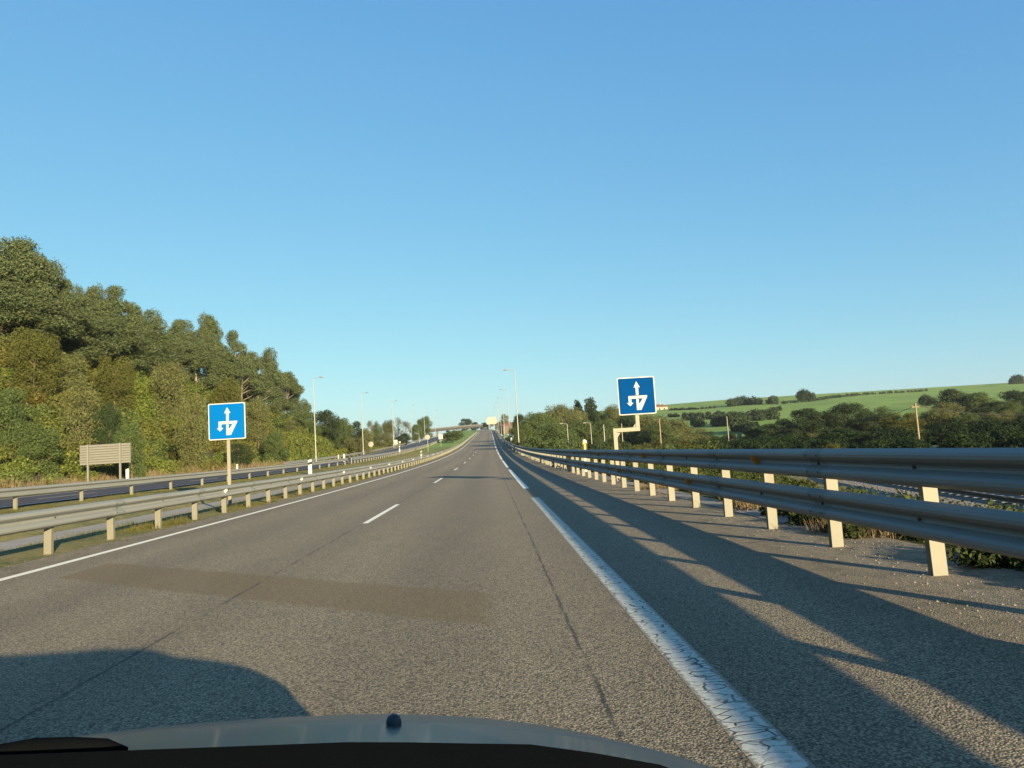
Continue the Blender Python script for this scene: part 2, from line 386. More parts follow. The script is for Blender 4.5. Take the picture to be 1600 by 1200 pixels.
# ------------------------------------------------------------------ SETTING
print('ground')
xs = sorted(set([-3000, -1800, -1000, -500, -250, -150, -110, -90, -75, -62, -55] + list(np.arange(-50, -26, 1.6)) + [-26, -25.2, -24.6, -24.4, -20, -16.6, -15.2, -14.2, -13.2, -12.5, -11.9, -11.6, -9.9, -9.4, -8.9, -8.2, -7.6, -6.9, -2, 2, 4.35, 4.6, 5.0, 5.4, 5.8, 6.4, 7, 7.8, 8.5, 9.5, 11, 13, 15, 18, 22, 26, 30, 35, 42, 50, 60, 70, 80, 90, 100, 115, 130, 150, 175, 200, 250, 300, 360, 430, 500, 700, 1000, 1800, 3000]))
ys = list(np.arange(-60, 60, 3)) + list(np.arange(60, 240, 5)) + list(np.arange(240, 640, 8)) + [640, 680, 740, 820, 950, 1200, 1600, 2200, 3200]
V = []; near_x = lambda x: -26 <= x <= 26
for y in ys:
    for x in xs:
        X = x + cx(y)*(1 if near_x(x) else 0); z = T(X, y)
        if x < -27 or x > 5.5: z += (mnoise.noise(Vector((x*.13, y*.13, 0)))*.35)*(1 if abs(x) < 200 else 2)
        V.append((X, y, z))
nx = len(xs); Fq = [(j*nx+i, j*nx+i+1, (j+1)*nx+i+1, (j+1)*nx+i) for j in range(len(ys)-1) for i in range(nx-1)]
tag(mesh_np('ground', V, Fq, M['ground'], smooth=True), kind='structure')

def strip(name, x0, x1, mat, y0=-60, y1=640, dz=0.0, zf=None, nxs=2, kind='structure', step=4.0):
    ysr = np.arange(y0, y1+step*.5, step); V = []
    for y in ysr:
        for k in range(nxs):
            x = lerp(x0, x1, k/(nxs-1)); V.append((x+cx(y), y, (zf(x, y) if zf else zr(y)) + dz))
    Fq = [(j*nxs+i, j*nxs+i+1, (j+1)*nxs+i+1, (j+1)*nxs+i) for j in range(len(ysr)-1) for i in range(nxs-1)]
    return tag(mesh_np(name, V, Fq, mat), kind=kind)
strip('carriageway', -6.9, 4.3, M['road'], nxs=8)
strip('opposing_carriageway', -24.3, -16.75, M['road2'], dz=.26, nxs=3)
strip('drainage_channel', -11.85, -9.95, M['concrete'], y1=150, dz=-.27, nxs=3)
strip('bank_gutter', 3.86, 4.28, M['gutter'], y0=10, y1=150, dz=.008, nxs=3)
def dash(name, x, wd, spans, mat, base=0.0022, off=0.0):
    V = []; Fq = []
    for a, b in spans:
        n = max(1, int((b-a)/2.5)); i0 = len(V)
        for k in range(n+1):
            y = lerp(a, b, k/n); V += [(x-wd/2+cx(y), y, zr(y)+base+off), (x+wd/2+cx(y), y, zr(y)+base+off)]
        Fq += [(i0+2*k, i0+2*k+1, i0+2*k+3, i0+2*k+2) for k in range(n)]
    return tag(mesh_np(name, V, Fq, mat), kind='structure')
dash('left_edge_line', -6.1, .15, [(-60, 635)], M['paint'])
dash('centre_line', -2.43, .11, [(14.1+17.1*k, 19.0+17.1*k) for k in range(-4, 36)], M['paint'])
dash('right_edge_line', 1.01, .21, [(-5.8+24.3*k, 18.4+24.3*k-.0 if k == 0 else 14.2+24.3*k+4.2) for k in range(-2, 1)], M['paint_rib'], base=.0008)
dash('far_right_edge_line', 1.01, .17, [(22.6+24.3*k, 42.7+24.3*k) for k in range(0, 24)], M['paint'])
dash('opposing_edge_line', -23.6, .16, [(-60, 635)], M['paint'], off=.26)
dash('opposing_median_line', -17.3, .16, [(-60, 635)], M['paint'], off=.26)
dash('opposing_centre_line', -20.4, .11, [(17*k, 5+17*k) for k in range(-3, 36)], M['paint'], off=.26)

# railway
RA = Vector((15.02, 20.8, 0)); RB = Vector((17.56, 34.4, 0)); rd = (RB-RA).normalized(); rn = Vector((rd.y, -rd.x, 0))
def rp(s, o, z): p = RA + rd*s + rn*o; return (p.x, p.y, z)
mb = MB(); zb = -1.42
for a, b in [(-60, 150)]:
    mb.add([rp(a, -2.6, zb-.25), rp(a, -1.35, zb+.16), rp(a, 2.6, zb+.16), rp(a, 3.8, zb-.25), rp(b, -2.6, zb-.25), rp(b, -1.35, zb+.16), rp(b, 2.6, zb+.16), rp(b, 3.8, zb-.25)],
           [(0, 1, 5, 4), (1, 2, 6, 5), (2, 3, 7, 6)])
tag(mb.build('ballast_bed', M['ballast']), kind='structure')
rt_ = empty('railway_track', RA + Vector((0, 0, zb+.16)), 0, 'single railway track on ballast below the motorway bank', 'railway track')
for o in (0.0, 1.435):
    mb = MB(); p = [(-.035, 0), (.035, 0), (.012, .03), (.012, .11), (.036, .12), (.036, .16), (-.036, .16), (-.036, .12), (-.012, .11), (-.012, .03)]
    a, b = rp(-60, o, 0), rp(150, o, 0); n = len(p)
    vs = [Vector(a)-RA + rn*q[0] + Vector((0, 0, q[1]+.03)) for q in p] + [Vector(b)-RA + rn*q[0] + Vector((0, 0, q[1]+.03)) for q in p]
    mb.add(vs, [tuple(range(n)), tuple(range(2*n-1, n-1, -1))] + [(i, (i+1) % n, (i+1) % n+n, i+n) for i in range(n)])
    mb.build('rail', M['rail'], rt_)
for k in range(80):
    s = -8 + k*.62; c = Vector(rp(s, .72, 0)) - RA; mb = MB()
    Mx = Matrix.Translation(c) @ Matrix.Rotation(math.atan2(rn.y, rn.x), 4, 'Z')
    mb.box(-1.25, 1.25, -.12, .12, -.06, .03, Mx); mb.build('sleeper', M['sleeper'], rt_)

# ------------------------------------------------------------------ guard rails
WP = [(.018, 0), (.072, .03), (.083, .052), (.083, .078), (.06, .103), (.006, .137), (0, .155), (.006, .173), (.06, .207), (.083, .232), (.083, .258), (.072, .28), (.018, .31)]
WP = WP + [(d-.004, z) for d, z in reversed(WP)]
def cpost(h, deep=.4, wd=.12, dp=.07):
    t = .006; mb = MB(); poly = [(-wd/2, 0), (wd/2, 0), (wd/2, dp), (wd/2-t, dp), (wd/2-t, t), (-wd/2+t, t), (-wd/2+t, dp), (-wd/2, dp)]
    n = len(poly); vs = [(x, y, -deep) for x, y in poly] + [(x, y, h) for x, y in poly]
    mb.add(vs, [tuple(range(n)), tuple(range(2*n-1, n-1, -1))] + [(i, (i+1) % n, (i+1) % n+n, i+n) for i in range(n)])
    return mb
def guard(name, X, side, y0, y1, sp, ph, beams, h, label, zbase, refl=None, cat='guard rail', path_extra=None, mat='steel', spacer=.1, group=None):
    """side: +1 when the beams stand on the +X side of the posts."""
    root = empty(name, (X, y0, zbase(y0)), 0, label, cat, group); o = Vector((X, y0, zbase(y0)))
    for zt in beams:
        mb = MB(); st = 2.0; path = []
        y = y0
        while y <= y1+.01:
            path.append((X+cx(y)+side*spacer-o.x, y-o.y, zbase(y)+zt-.31-o.z, side)); y += st
        if path_extra: path = path_extra(path)
        mb.sweep(WP, path); mb.build('beam', M[mat], root)
    ys_ = []; y = ph
    while y > y0: y -= sp
    while y < y1:
        if y >= y0: ys_.append(y)
        y += sp
    front = [q for q in ys_ if q > 1.0]; rest = front[96:] ; front = front[:96]; back = [q for q in ys_ if q <= 1.0]
    me = None
    for q in back+front:
        if me is None:
            p0 = cpost(h).build('post', M['post'], root); me = p0.data
        else:
            p0 = bpy.data.objects.new('post', me); link(p0, root)
        p0.location = (X+cx(q)-o.x, q-o.y, zbase(q)-o.z)
        if (q in back): p0.name = 'post'
        p0.rotation_euler = (random.uniform(-.015, .015), random.uniform(-.012, .012), random.uniform(-.04, .04))
        # spacer block between post and beam
    mb = MB()
    for q in back+front:
        for zt in beams:
            mb.box(X+cx(q)-o.x+min(0, side*spacer)+.0, X+cx(q)-o.x+max(0, side*spacer), q-o.y+.012, q-o.y+.055, zbase(q)+zt-.20-o.z, zbase(q)+zt-.11-o.z)
    sp_ = mb.build('spacers', M['steel'], root); sp_['kind'] = 'stuff'
    mb = MB(); lap = MB()
    for n_, q in enumerate(back+front[:36]):
        for zt in beams:
            xb = X+cx(q)-o.x+side*(spacer+.008); zz_ = zbase(q)+zt-.155-o.z
            mb.tube([(xb-side*.004, q-o.y+.03, zz_), (xb+side*.012, q-o.y+.03, zz_)], .016, 6)
            if n_ % 2 == 0:
                for dy in (-.10, .16):
                    for dz in (-.085, .085): mb.tube([(xb+side*.055, q-o.y+dy, zz_+dz), (xb+side*.083, q-o.y+dy, zz_+dz)], .012, 6)
                pth = [(X+cx(y_)+side*(spacer+.003)-o.x, y_-o.y, zbase(y_)+zt-.31-o.z, side) for y_ in (q-.16, q+.22)]
                lap.sweep(WP, pth)
    if mb.v and X > -12: tag(mb.build('bolts', M['bolt'], root), kind='stuff'); tag(lap.build('lap_joints', M['steel_b'], root), kind='stuff')
    if rest:
        mb = MB()
        for q in rest:
            mb.box(X+cx(q)-o.x-.06, X+cx(q)-o.x+.06, q-o.y, q-o.y+.06, zbase(q)-.3-o.z, zbase(q)+h-o.z)
        tag(mb.build('distant_posts', M['post'], root), kind='stuff')
    # bolts at every post
    for (ry0, rsp, rz, rm, rs) in (refl or []):
        q = ry0
        while q < min(y1, 110):
            mb = MB(); dd = side*(spacer+.012)
            mb.prism([(-.0, -.055*rs), (.06*rs*1.0, .02*rs), (.05*rs, .06*rs), (-.05*rs, .06*rs), (-.06*rs, .02*rs)], -.012, .0)
            r = mb.build('reflector', M[rm], root); r.location = (X+cx(q)-o.x+dd+side*.03, q-o.y, zbase(q)+rz-o.z); q += rsp
    return root
guard('guard_rail', 3.55, -1, -14.0, 430, 1.765, 5.95, (1.03, .61), 1.0, 'double guard rail with two stacked beams in shade beside the hard shoulder', lambda y: zr(y)-.0,
      [(9.5, 7.06, .88, 'amber', 1.15), (12.9, 7.06, .455, 'amber', 1.1)])
guard('guard_rail', -7.3, 1, -10, 520, 2.0, 12.44, (.73,), .68, 'single sunlit guard rail on short posts between the white edge line and the median', lambda y: zr(y)-.015,
      [(20.2, 8.0, .575, 'plastic', .9)])
def term(path):
    n = 3
    out = list(path); 
    for k in range(1, 4): x, y, z, s = out[-1]; out.append((x-.12, y+1.0, z-.2, s))
    return out
guard('guard_rail', -15.9, 1, 6, 82, 4.0, 25.3, (.74,), .70, 'median guard rail with widely spaced posts that bends down at its far end', lambda y: zr(y)+.2, None, path_extra=term)
guard('guard_rail', -15.7, 1, 84, 420, 2.0, 88, (.74,), .70, 'median guard rail with close posts climbing beside the dark opposing carriageway', lambda y: zr(y)+.2)
guard('guard_rail', -25.0, 1, 90, 420, 4.0, 92, (.55,), .5, 'low distant guard rail along the outer side of the opposing carriageway', lambda y: zr(y)+.25)

# ------------------------------------------------------------------ blue direction signs
def U(u, v, S_=1.2): return ((u-.5)*S_, (.5-v)*S_)
def sign_face(root, zc, blue, S_=1.2, y=0.0):
    def rr(h, r, n=5):
        return [(sx*(h-r)+r*math.cos(a), sz*(h-r)+r*math.sin(a)) for sx, sz, a0 in ((1, 1, 0), (-1, 1, PI/2), (-1, -1, PI), (1, -1, 1.5*PI)) for a in [a0+PI/2*k/n for k in range(n+1)]]
    h = S_/2; T_ = Matrix.Translation((0, 0, zc))
    pn = MB().prism(rr(h, .05), -.0, .03, T_).build('panel', M['white'], root)
    fc = MB().prism(rr(h-.032, .035), -.004, .0-.0005, T_).build('face', blue, pn)
    sym = MB()
    P = lambda pts: [(U(a, b, S_)) for a, b in pts]
    for poly in (
        [(.515, .115), (.605, .285), (.555, .27), (.555, .485), (.482, .485), (.482, .27), (.43, .285)],
        [(.275, .50), (.78, .50), (.775, .54), (.60, .88), (.48, .88), (.48, .59), (.548, .59), (.548, .70), (.575, .70), (.655, .575), (.35, .575), (.35, .68), (.40, .68), (.3125, .77), (.225, .68), (.275, .68)]):
        sym.prism(P(poly), -.008, -.0045, T_)
    sym.build('arrow_symbol', M['white'], pn)
    br = MB(); 
    for z in (-.3, .3): br.box(-.5, .5, .031, .06, zc+z-.03, zc+z+.03)
    br.build('bracket', M['alu'], root)
ls = empty('road_sign', (-8.58, 24.5, T(-8.58, 24.5)), 0, 'bright blue square sign with white arrows on one straight post in the median', 'road sign', 'blue square direction signs')
MB().box(-.05, .05, .06, .13, -.3, 3.1).build('post', M['sign_post'], ls, bevel=.006)
sign_face(ls, 2.74, M['blue'])
rs = empty('road_sign', (3.98, 23.4, zr(23.4)-.05), 0, 'blue square sign with white arrows on a cranked post behind the double guard rail', 'road sign', 'blue square direction signs')
sp_ = .74
MB().box(-.06, .06, .05, .17, -.6, 1.72).add([(0.06, .08, 1.58), (.06, .08, 1.42), (.17, .08, 1.58), (.06, .14, 1.58), (.06, .14, 1.42), (.17, .14, 1.58)], [(0, 1, 2), (5, 4, 3), (0, 3, 4, 1), (1, 4, 5, 2), (2, 5, 3, 0)]).build('post', M['sign_post'], rs)
MB().box(.063, sp_+.06, .05, .17, 1.60, 1.72).build('crank_arm', M['sign_post'], rs)
MB().box(sp_-.06, sp_+.06, .055, .165, 1.723, 3.0).add([(sp_-.06, .08, 1.73), (sp_-.06, .08, 1.87), (sp_-.15, .08, 1.73), (sp_-.06, .14, 1.73), (sp_-.06, .14, 1.87), (sp_-.15, .14, 1.73)], [(0, 1, 2), (5, 4, 3), (0, 3, 4, 1), (1, 4, 5, 2), (2, 5, 3, 0)]).build('upper_post', M['sign_post'], rs)
sub = empty('sign_panel', (0, 0, 0)); 
for k in list(sub.children): pass
bpy.data.objects.remove(sub)
_before = set(rs.children); sign_face(rs, 2.72, M['blue_b'])
for o in rs.children:
    if o not in _before: o.location.x += sp_+.02

# back of a slatted sign across the road
bs = empty('slatted_sign', (-25.55, 50, T(-25.55, 50)), 0, 'grey slatted back of a wide rectangular sign on two posts before the scrub slope', 'road sign')
b0 = bs.location.z
pm = MB(); z0, z1 = 1.86-b0, 3.18-b0; nsl = 8; hh = (z1-z0)/nsl
for k in range(nsl):
    a = z0+k*hh; pm.box(-1.63, 1.63, .03, .055, a+.018, a+hh-.018)
    pm.box(-1.63, 1.63, .005, .03, a+hh-.045, a+hh-.018)
pm.box(-1.65, -1.63, .0, .08, z0, z1); pm.box(1.63, 1.65, .0, .08, z0, z1)
pm.build('slat_panel', M['alu'], bs); MB().box(-1.62, 1.62, .062, .068, z0, z1).build('backing', M['dark_metal'], bs)  # dark plate colour stands in for the shading in the slat gaps
for x in (-1.1, 1.0): MB().box(x-.055, x+.055, -.09, .01, -.4, z1+.02).build('post', M['alu'], bs)

# other sign backs and small panels
def round_sign(u, v, Y, d, label, ground=None):
    p = at(u, v, Y); g = T(p.x, Y); r = empty('round_sign', (p.x, Y, g), 0, label, 'road sign')
    mb = MB(); n = 20; vs = [(math.cos(2*PI*k/n)*d/2, y, p.z-g+math.sin(2*PI*k/n)*d/2) for y in (0, .03) for k in range(n)]
    mb.add(vs, [tuple(range(n)), tuple(range(2*n-1, n-1, -1))] + [(k, (k+1) % n, (k+1) % n+n, k+n) for k in range(n)]); mb.build('disc', M['backgrey'], r)
    MB().box(-.035, .035, -.07, -.005, -.3, p.z-g+d*.4).build('post', M['backgrey'], r)
    MB().box(-.3, .3, -.03, -.004, p.z-g-.04, p.z-g+.04).build('bracket', M['alu'], r)
round_sign(579.5, 694, 157, 1.1, 'pale round sign back on a post by the foot of the second lamp column')
round_sign(668, 683, 150, 1.0, 'pale round sign back standing in the median grass')
def panel_sign(u, v, Y, wd, ht, mat, label, name='square_sign'):
    p = at(u, v, Y); g = T(p.x, Y); r = empty(name, (p.x, Y, g), 0, label, 'road sign')
    MB().box(-wd/2, wd/2, 0, .03, p.z-g-ht/2, p.z-g+ht/2).build('panel', mat, r)
    MB().box(-wd*.5, wd*.5, -.012, -.001, p.z-g-.03, p.z-g+.03).box(-.04, .04, -.03, -.013, p.z-g-ht*.35, p.z-g+ht*.35).build('bracket', M['alu'], r)
    MB().box(-.035, .035, .031, .1, -.3, p.z-g+ht*.45).build('post', M['pole'], r)
panel_sign(618, 691, 194, 1.05, 1.15, M['white'], 'white square sign back at the verge beyond the opposing carriageway')
panel_sign(688.5, 682.5, 185, 1.05, 1.15, M['white'], 'white square sign back at the far end of the median grass')
panel_sign(624.5, 691, 196, .5, .5, M['white'], 'tiny pale plate beside the white square sign back')
panel_sign(800.5, 688, 150, .62, 1.1, M['palecyan'], 'pale blue upright panel behind the double guard rail near the first tall lamp', 'small_panel')
panel_sign(787, 683, 215, .75, 1.1, M['palecyan'], 'farther pale blue upright panel behind the double guard rail', 'small_panel')
panel_sign(891, 694.5, 120, .75, .6, M['cream'], 'small cream panel among shrubs below the side road lamps', 'small_panel')

# marker posts
def marker(u, vt, Y, label, h=1.05, band='black', wd=.13, tall=None):
    p = at(u, vt, Y); r = empty('marker_post', (p.x, Y, p.z-h), 0, label, 'marker post', 'roadside marker posts')
    MB().prism([(-wd/2, 0), (wd/2, 0), (wd/2, h), (-wd/2, h-.06)], -.04, .04).build('post', M['plastic'], r)
    if band: MB().prism([(-wd/2-.004, h-.42), (wd/2+.004, h-.36), (wd/2+.004, h-.16), (-wd/2-.004, h-.22)], -.045, .045).build('band', M[band], r)
    return r
marker(199, 732, 50, 'plain white marker post beside the slatted sign', 1.1, None, .18)
marker(370.5, 725, 73, 'short white marker post showing right of the straight blue sign post', .9, None, .14)
marker(484, 718, 57, 'white and black marker post rising over the median guard rail', 1.1, 'black', .26)
marker(537.5, 709, 84, 'white marker post by the verge right of the first lamp column', .9, None, .15)
marker(528.5, 710, 92, 'thin white stake left of the verge marker post', .8, None, .08)
marker(624, 697, 118, 'marker post behind the close-posted median guard rail', .95, 'black', .16)
marker(658, 704.5, 100, 'marker post with black band in the median grass below the round sign', 1.0, 'black', .16)
yp = at(913, 687, 33); r = empty('yellow_marker', (yp.x, 33, zr(33)-.3), 0, 'yellow and black hazard marker with white head above the double guard rail', 'marker post', 'roadside marker posts')
hh = yp.z-(zr(33)-.3); MB().box(-.09, .09, -.04, .04, 0, hh-.55).build('post', M['plastic'], r)
MB().box(-.10, .10, -.045, .045, hh-.548, hh-.14).build('panel', M['yellow'], r); MB().box(-.102, -.04, -.05, -.046, hh-.5, hh-.2).box(.05, .102, -.05, -.046, hh-.54, hh-.16).build('stripe', M['black'], r)
MB().tube([(0, 0, hh-.138), (0, 0, hh-.05), (.02, 0, hh)], [.11, .11, .05], 10).build('head', M['plastic'], r)

# ------------------------------------------------------------------ lamps
def make_lamp(h=12.0, arm=1.1, side=1):
    r = empty('street_lamp', (0, 0, 0))
    MB().tube([(0, 0, -.5), (0, 0, h*.5), (0, 0, h-.1)], [.10, .075, .045], 10).build('pole', M['pole'], r, True)
    MB().tube([(0, 0, h-.105), (side*.08, 0, h+.02), (side*arm*.6, 0, h+.10), (side*arm*.7, 0, h+.11)], [.04, .035, .03, .03], 8).build('arm', M['pole'], r, True)
    mb = MB(); x0, x1 = side*arm*.68, side*(arm+.35)
    for (x, wy, zt, zb_) in ((x0, .05, .14, .08), (lerp(x0, x1, .3), .15, .21, .05), (lerp(x0, x1, .75), .17, .19, .04), (x1, .07, .12, .06)):
        mb.v += [(x, -wy, h+zb_), (x, wy, h+zb_), (x, wy*.7, h+zt), (x, -wy*.7, h+zt)]
    for k in range(3):
        b = 4*k
        for i in range(4): mb.f.append((b+i, b+(i+1) % 4, b+4+(i+1) % 4, b+4+i))
    mb.f += [(3, 2, 1, 0), (12, 13, 14, 15)]; mb.build('lamp_head', M['lamphead'], r, True)
    MB().box(-.11, .11, -.11, .11, 0, .9).build('base_door', M['pole'], r, bevel=.01)
    return r
LL = make_lamp(12.0, 1.2, 1); LR = make_lamp(12.0, 1.3, -1)
def lamp(proto, X, Y, label, grp, sc=1.0, first=[]):
    o = proto if proto not in first else copy_tree(proto); first.append(proto)
    o.location = (X, Y, T(X, Y) if abs(X) > 30 else zr(Y)+(.25 if X < 0 else -.05)); o.scale = (sc, sc, sc); tag(o, label, 'street lamp', grp)
gl = 'lamp columns beyond the opposing carriageway'; gr = 'lamp columns behind the double guard rail'
for (Y, lb) in ((106.5, 'tall lamp column nearest the scrub slope, first of its row'), (146, 'second lamp column of the row beyond the opposing carriageway'), (192, 'third lamp column of the row, beside the pale square sign back'),
                (236, 'fourth lamp column of the row, before the pale thin trees'), (285, 'fifth lamp column of the row, against the big round tree'), (340, 'sixth and smallest lamp column, left of the bridge end')):
    lamp(LL, -24.9, Y, lb, gl)
for (X, Y, lb) in ((4.15, 108.5, 'tallest lamp column behind the double guard rail, closest to the viewer'), (4.2, 157.5, 'second tallest lamp column behind the double guard rail'), (4.1, 207, 'third lamp column along the double guard rail'),
                (4.0, 257, 'fourth lamp column along the double guard rail'), (3.9, 310, 'fifth lamp column, just right of the cream gantry sign'), (3.8, 365, 'farthest thin lamp column beside the cream gantry sign')):
    lamp(LR, X, Y, lb, gr)
# smaller lamps on side roads
def small_lamp(u, vt, Y, h, side, label, arm=.7):
    p = at(u, vt, Y); r = empty('side_road_lamp', (p.x, Y, p.z-h), 0, label, 'street lamp', 'small lamps on the side roads')
    MB().tube([(0, 0, 0), (0, 0, h*.6), (0, 0, h)], [.09, .07, .05], 8).build('pole', M['pole'], r, True)
    MB().tube([(0, 0, h-.04), (side*arm*.3, 0, h+.12), (side*arm, 0, h+.12)], [.04, .035, .03], 6).build('arm', M['pole'], r, True)
    MB().box(min(side*arm, side*(arm+.5)), max(side*arm, side*(arm+.5)), -.12, .12, h+.05, h+.2).build('lamp_head', M['lamphead'], r, bevel=.03)
small_lamp(886, 662.5, 120, 5.5, -1, 'small lamp with short arm standing above the cream panel')
small_lamp(922.5, 661.5, 118, 5.5, -1, 'small lamp with short arm above the yellow hazard marker')
small_lamp(654.5, 677.5, 230, 4.5, -1, 'small pale lamp among trees between two tall lamp columns', .5)
small_lamp(579.5, 676.5, 190, 5.0, -1, 'small pale lamp above the first round sign back', .4)
small_lamp(799.5, 657, 190, 8.5, -1, 'medium lamp pole standing beside the tallest lamp column', .9)
def pole(u, vt, Y, h, label, rad=.09, name='utility_pole', mat='wood', bar=True):
    p = at(u, vt, Y); r = empty(name, (p.x, Y, p.z-h), 0, label, 'utility pole')
    MB().tube([(0, 0, 0), (0, 0, h)], [rad*1.25, rad*.8], 10).build('shaft', M[mat], r, True)
    if not bar: MB().tube([(0, 0, h), (0, 0, h+.06)], [rad*.9, rad*.5], 10).build('cap', M[mat], r); return Vector((p.x, Y, p.z-.2))
    MB().box(-.35, .35, -.04, .04, h-.35, h-.27).tube([(-.3, 0, h-.27), (-.3, 0, h-.15)], .03, 6).tube([(.3, 0, h-.27), (.3, 0, h-.15)], .03, 6).build('crossbar', M[mat], r)
    return Vector((p.x, Y, p.z-.2))
w0 = pole(1430, 630, 62, 7.5, 'timber utility pole carrying a wire before the yellow green tree', .085)
pole(1135.5, 651, 110, 7.5, 'thin pale pole standing alone before the green field', .08, mat='sign_post', bar=False)
pole(943, 664, 112, 6.0, 'slim grey pole between the side road lamp and the cranked sign post', .08, mat='pole', bar=False)
pole(971, 662, 112, 6.5, 'slim pale pole behind the cranked arm of the blue sign', .08, mat='sign_post', bar=False)
pole(1030, 655, 105, 6.0, 'slim timber pole in shrubs right of the cranked blue sign', .09, bar=False)
a = w0; 
mb = MB()
for tgt in (at(1330, 655, 120), at(1700, 640, 60)):
    pts = []
    for k in range(17):
        t = k/16; q = a.lerp(tgt, t); q.z -= 1.2*4*t*(1-t)*.5; pts.append(q)
    mb.tube(pts, .022, 5)
tag(mb.build('overhead_wire', M['wire']), 'thin sagging wire held by the timber utility pole', 'wire')

# ------------------------------------------------------------------ bridge, gantry, houses
brd = empty('road_bridge', (-30, 590, 14), 0, 'flat concrete bridge crossing far up the road on slim piers', 'bridge')
A = at(655, 673.0, 520); B = at(765, 663.2, 600); A2 = at(560, 680, 450)
def bw(p): return Vector(p)-Vector(brd.location)
mb = MB(); wdt = 8
pts = [A.lerp(A, 0), A.lerp(B, .5)+Vector((0, 0, .3)), B, B+(B-A)*.25]
def deck(mb, z0, z1, inset):
    b = len(mb.v)
    for p in pts:
        for (dy, z) in ((inset, z0), (wdt-inset, z0), (wdt-inset, z1), (inset, z1)): mb.v.append(tuple(bw(p)+Vector((0, dy, z))))
    for k in range(len(pts)-1):
        for i in range(4): mb.f.append((b+4*k+i, b+4*k+(i+1) % 4, b+4*k+4+(i+1) % 4, b+4*k+4+i))
    e = b+4*(len(pts)-1); mb.f += [(b+3, b+2, b+1, b), (e, e+1, e+2, e+3)]
deck(mb, -1.5, 0, 0); mb.build('deck', M['dark_metal'], brd)
mb = MB(); deck(mb, .01, .8, .1); mb.build('parapet', M['bridge'], brd)
for t in (.02, .22, .45, .68, .9):
    p = A.lerp(B, t); g = T(p.x, p.y+4)
    MB().box(-.7, .7, 2, 5.5, min(g, p.z-2)-brd.location.z-1, p.z-1.5-brd.location.z, Matrix.Translation((p.x-brd.location.x, p.y-brd.location.y, 0))).build('pier', M['bridge'], brd)
g0 = at(769, 674, 585); gt = at(769, 651.5, 585); gb = at(769, 662.7, 585)
ga = empty('gantry_sign', (g0.x, 585, g0.z-1.5), 0, 'big cream gantry sign panel raised over the far end of the road', 'gantry sign')
zz = ga.location.z
MB().box(-4, 4, 0, .2, gb.z-zz, at(769, 654.8, 585).z-zz).build('panel', M['cream'], ga)
MB().box(-3.0, 3.4, 0, .2, at(769, 654.4, 585).z-zz, gt.z-zz).build('upper_panel', M['cream'], ga)
for x in (-2.2, 1.8): MB().box(x-.25, x+.25, .25, .7, -3, gt.z-zz-1).build('post', M['pole'], ga)

def house(loc, wd, dp, ht, rh, wall, label, rz=0, windows=2):
    r = empty('house', loc, rz, label, 'house')
    MB().box(-wd/2, wd/2, 0, dp, -2, ht).build('wall', wall, r)
    o = .5; MB().add([(-wd/2-o, -o, ht+.02), (wd/2+o, -o, ht+.02), (wd/2+o, dp+o, ht+.02), (-wd/2-o, dp+o, ht+.02), (-wd/2+wd*.25, dp/2, ht+rh), (wd/2-wd*.25, dp/2, ht+rh), (-wd/2-o, -o, ht-.15), (wd/2+o, -o, ht-.15), (wd/2+o, dp+o, ht-.15), (-wd/2-o, dp+o, ht-.15)],
        [(0, 1, 5, 4), (1, 2, 5), (2, 3, 4, 5), (3, 0, 4), (6, 7, 1, 0), (7, 8, 2, 1), (8, 9, 3, 2), (9, 6, 0, 3), (9, 8, 7, 6)]).build('roof', M['rooftile'], r)
    for k in range(windows):
        x = -wd/2 + wd*(k+.7)/(windows+.4); MB().box(x-.5, x+.5, -.04, .02, ht*.35, ht*.75).build('window', M['window'], r)
    MB().box(wd*.1, wd*.1+.6, dp*.4, dp*.4+.6, ht+rh*.5, ht+rh+.8).build('chimney', wall, r)
def T2(u, v, Y):
    p = at(u, v, Y); return p
p = at(1031, 643.5, 500); house((p.x, 500, p.z), 11, 8, 3.4, 2.0, M['render'], 'cream house with orange tiled roof on the skyline behind the cranked blue sign', 0, 3)
p = at(803, 670, 330); house((p.x, 330, p.z), 10, 8, 1.9, 1.2, M['brick'], 'low brown house with tiled roof behind the tall lamp columns', .2, 3)
p = at(1156, 699, 130); house((p.x, 130, p.z-.5), 3.2, 3, 1.0, 1.1, M['cream'], 'little cream hut with a peaked roof just above the guard rail', 0, 1)
p = at(1290, 700, 140)

# ------------------------------------------------------------------ vegetation
def leaves(centers, radii, n, size, squash=.8, g=rng, inner=.45, tilt=.8):
    """Leaf sprays on and inside clumps: returns V (4n,3)."""
    centers = np.asarray(centers, float); radii = np.asarray(radii, float)
    wgt = radii**2; wgt /= wgt.sum(); idx = g.choice(len(radii), n, p=wgt)
    d = g.normal(size=(n, 3)); d /= np.linalg.norm(d, axis=1)[:, None]
    rad = inner + (1-inner)*g.random(n)**.6; rad *= 1 + .12*g.normal(size=n)
    c = centers[idx] + d*(radii[idx]*rad)[:, None]*np.array([1, 1, squash])
    nr = d + tilt*g.normal(size=(n, 3)); nr[:, 2] += .25; nr /= np.linalg.norm(nr, axis=1)[:, None]
    t = np.cross(nr, g.normal(size=(n, 3))); t /= np.linalg.norm(t, axis=1)[:, None]; b = np.cross(nr, t)
    s = size*(.55+.9*g.random(n))[:, None]
    V = np.stack([c - t*s, c - b*s*.45 + t*s*.1, c + t*s, c + b*s*.45 - t*s*.05], 1)
    return V.reshape(-1, 3)
def quads(n): return np.arange(4*n, dtype=np.int32).reshape(-1, 4)
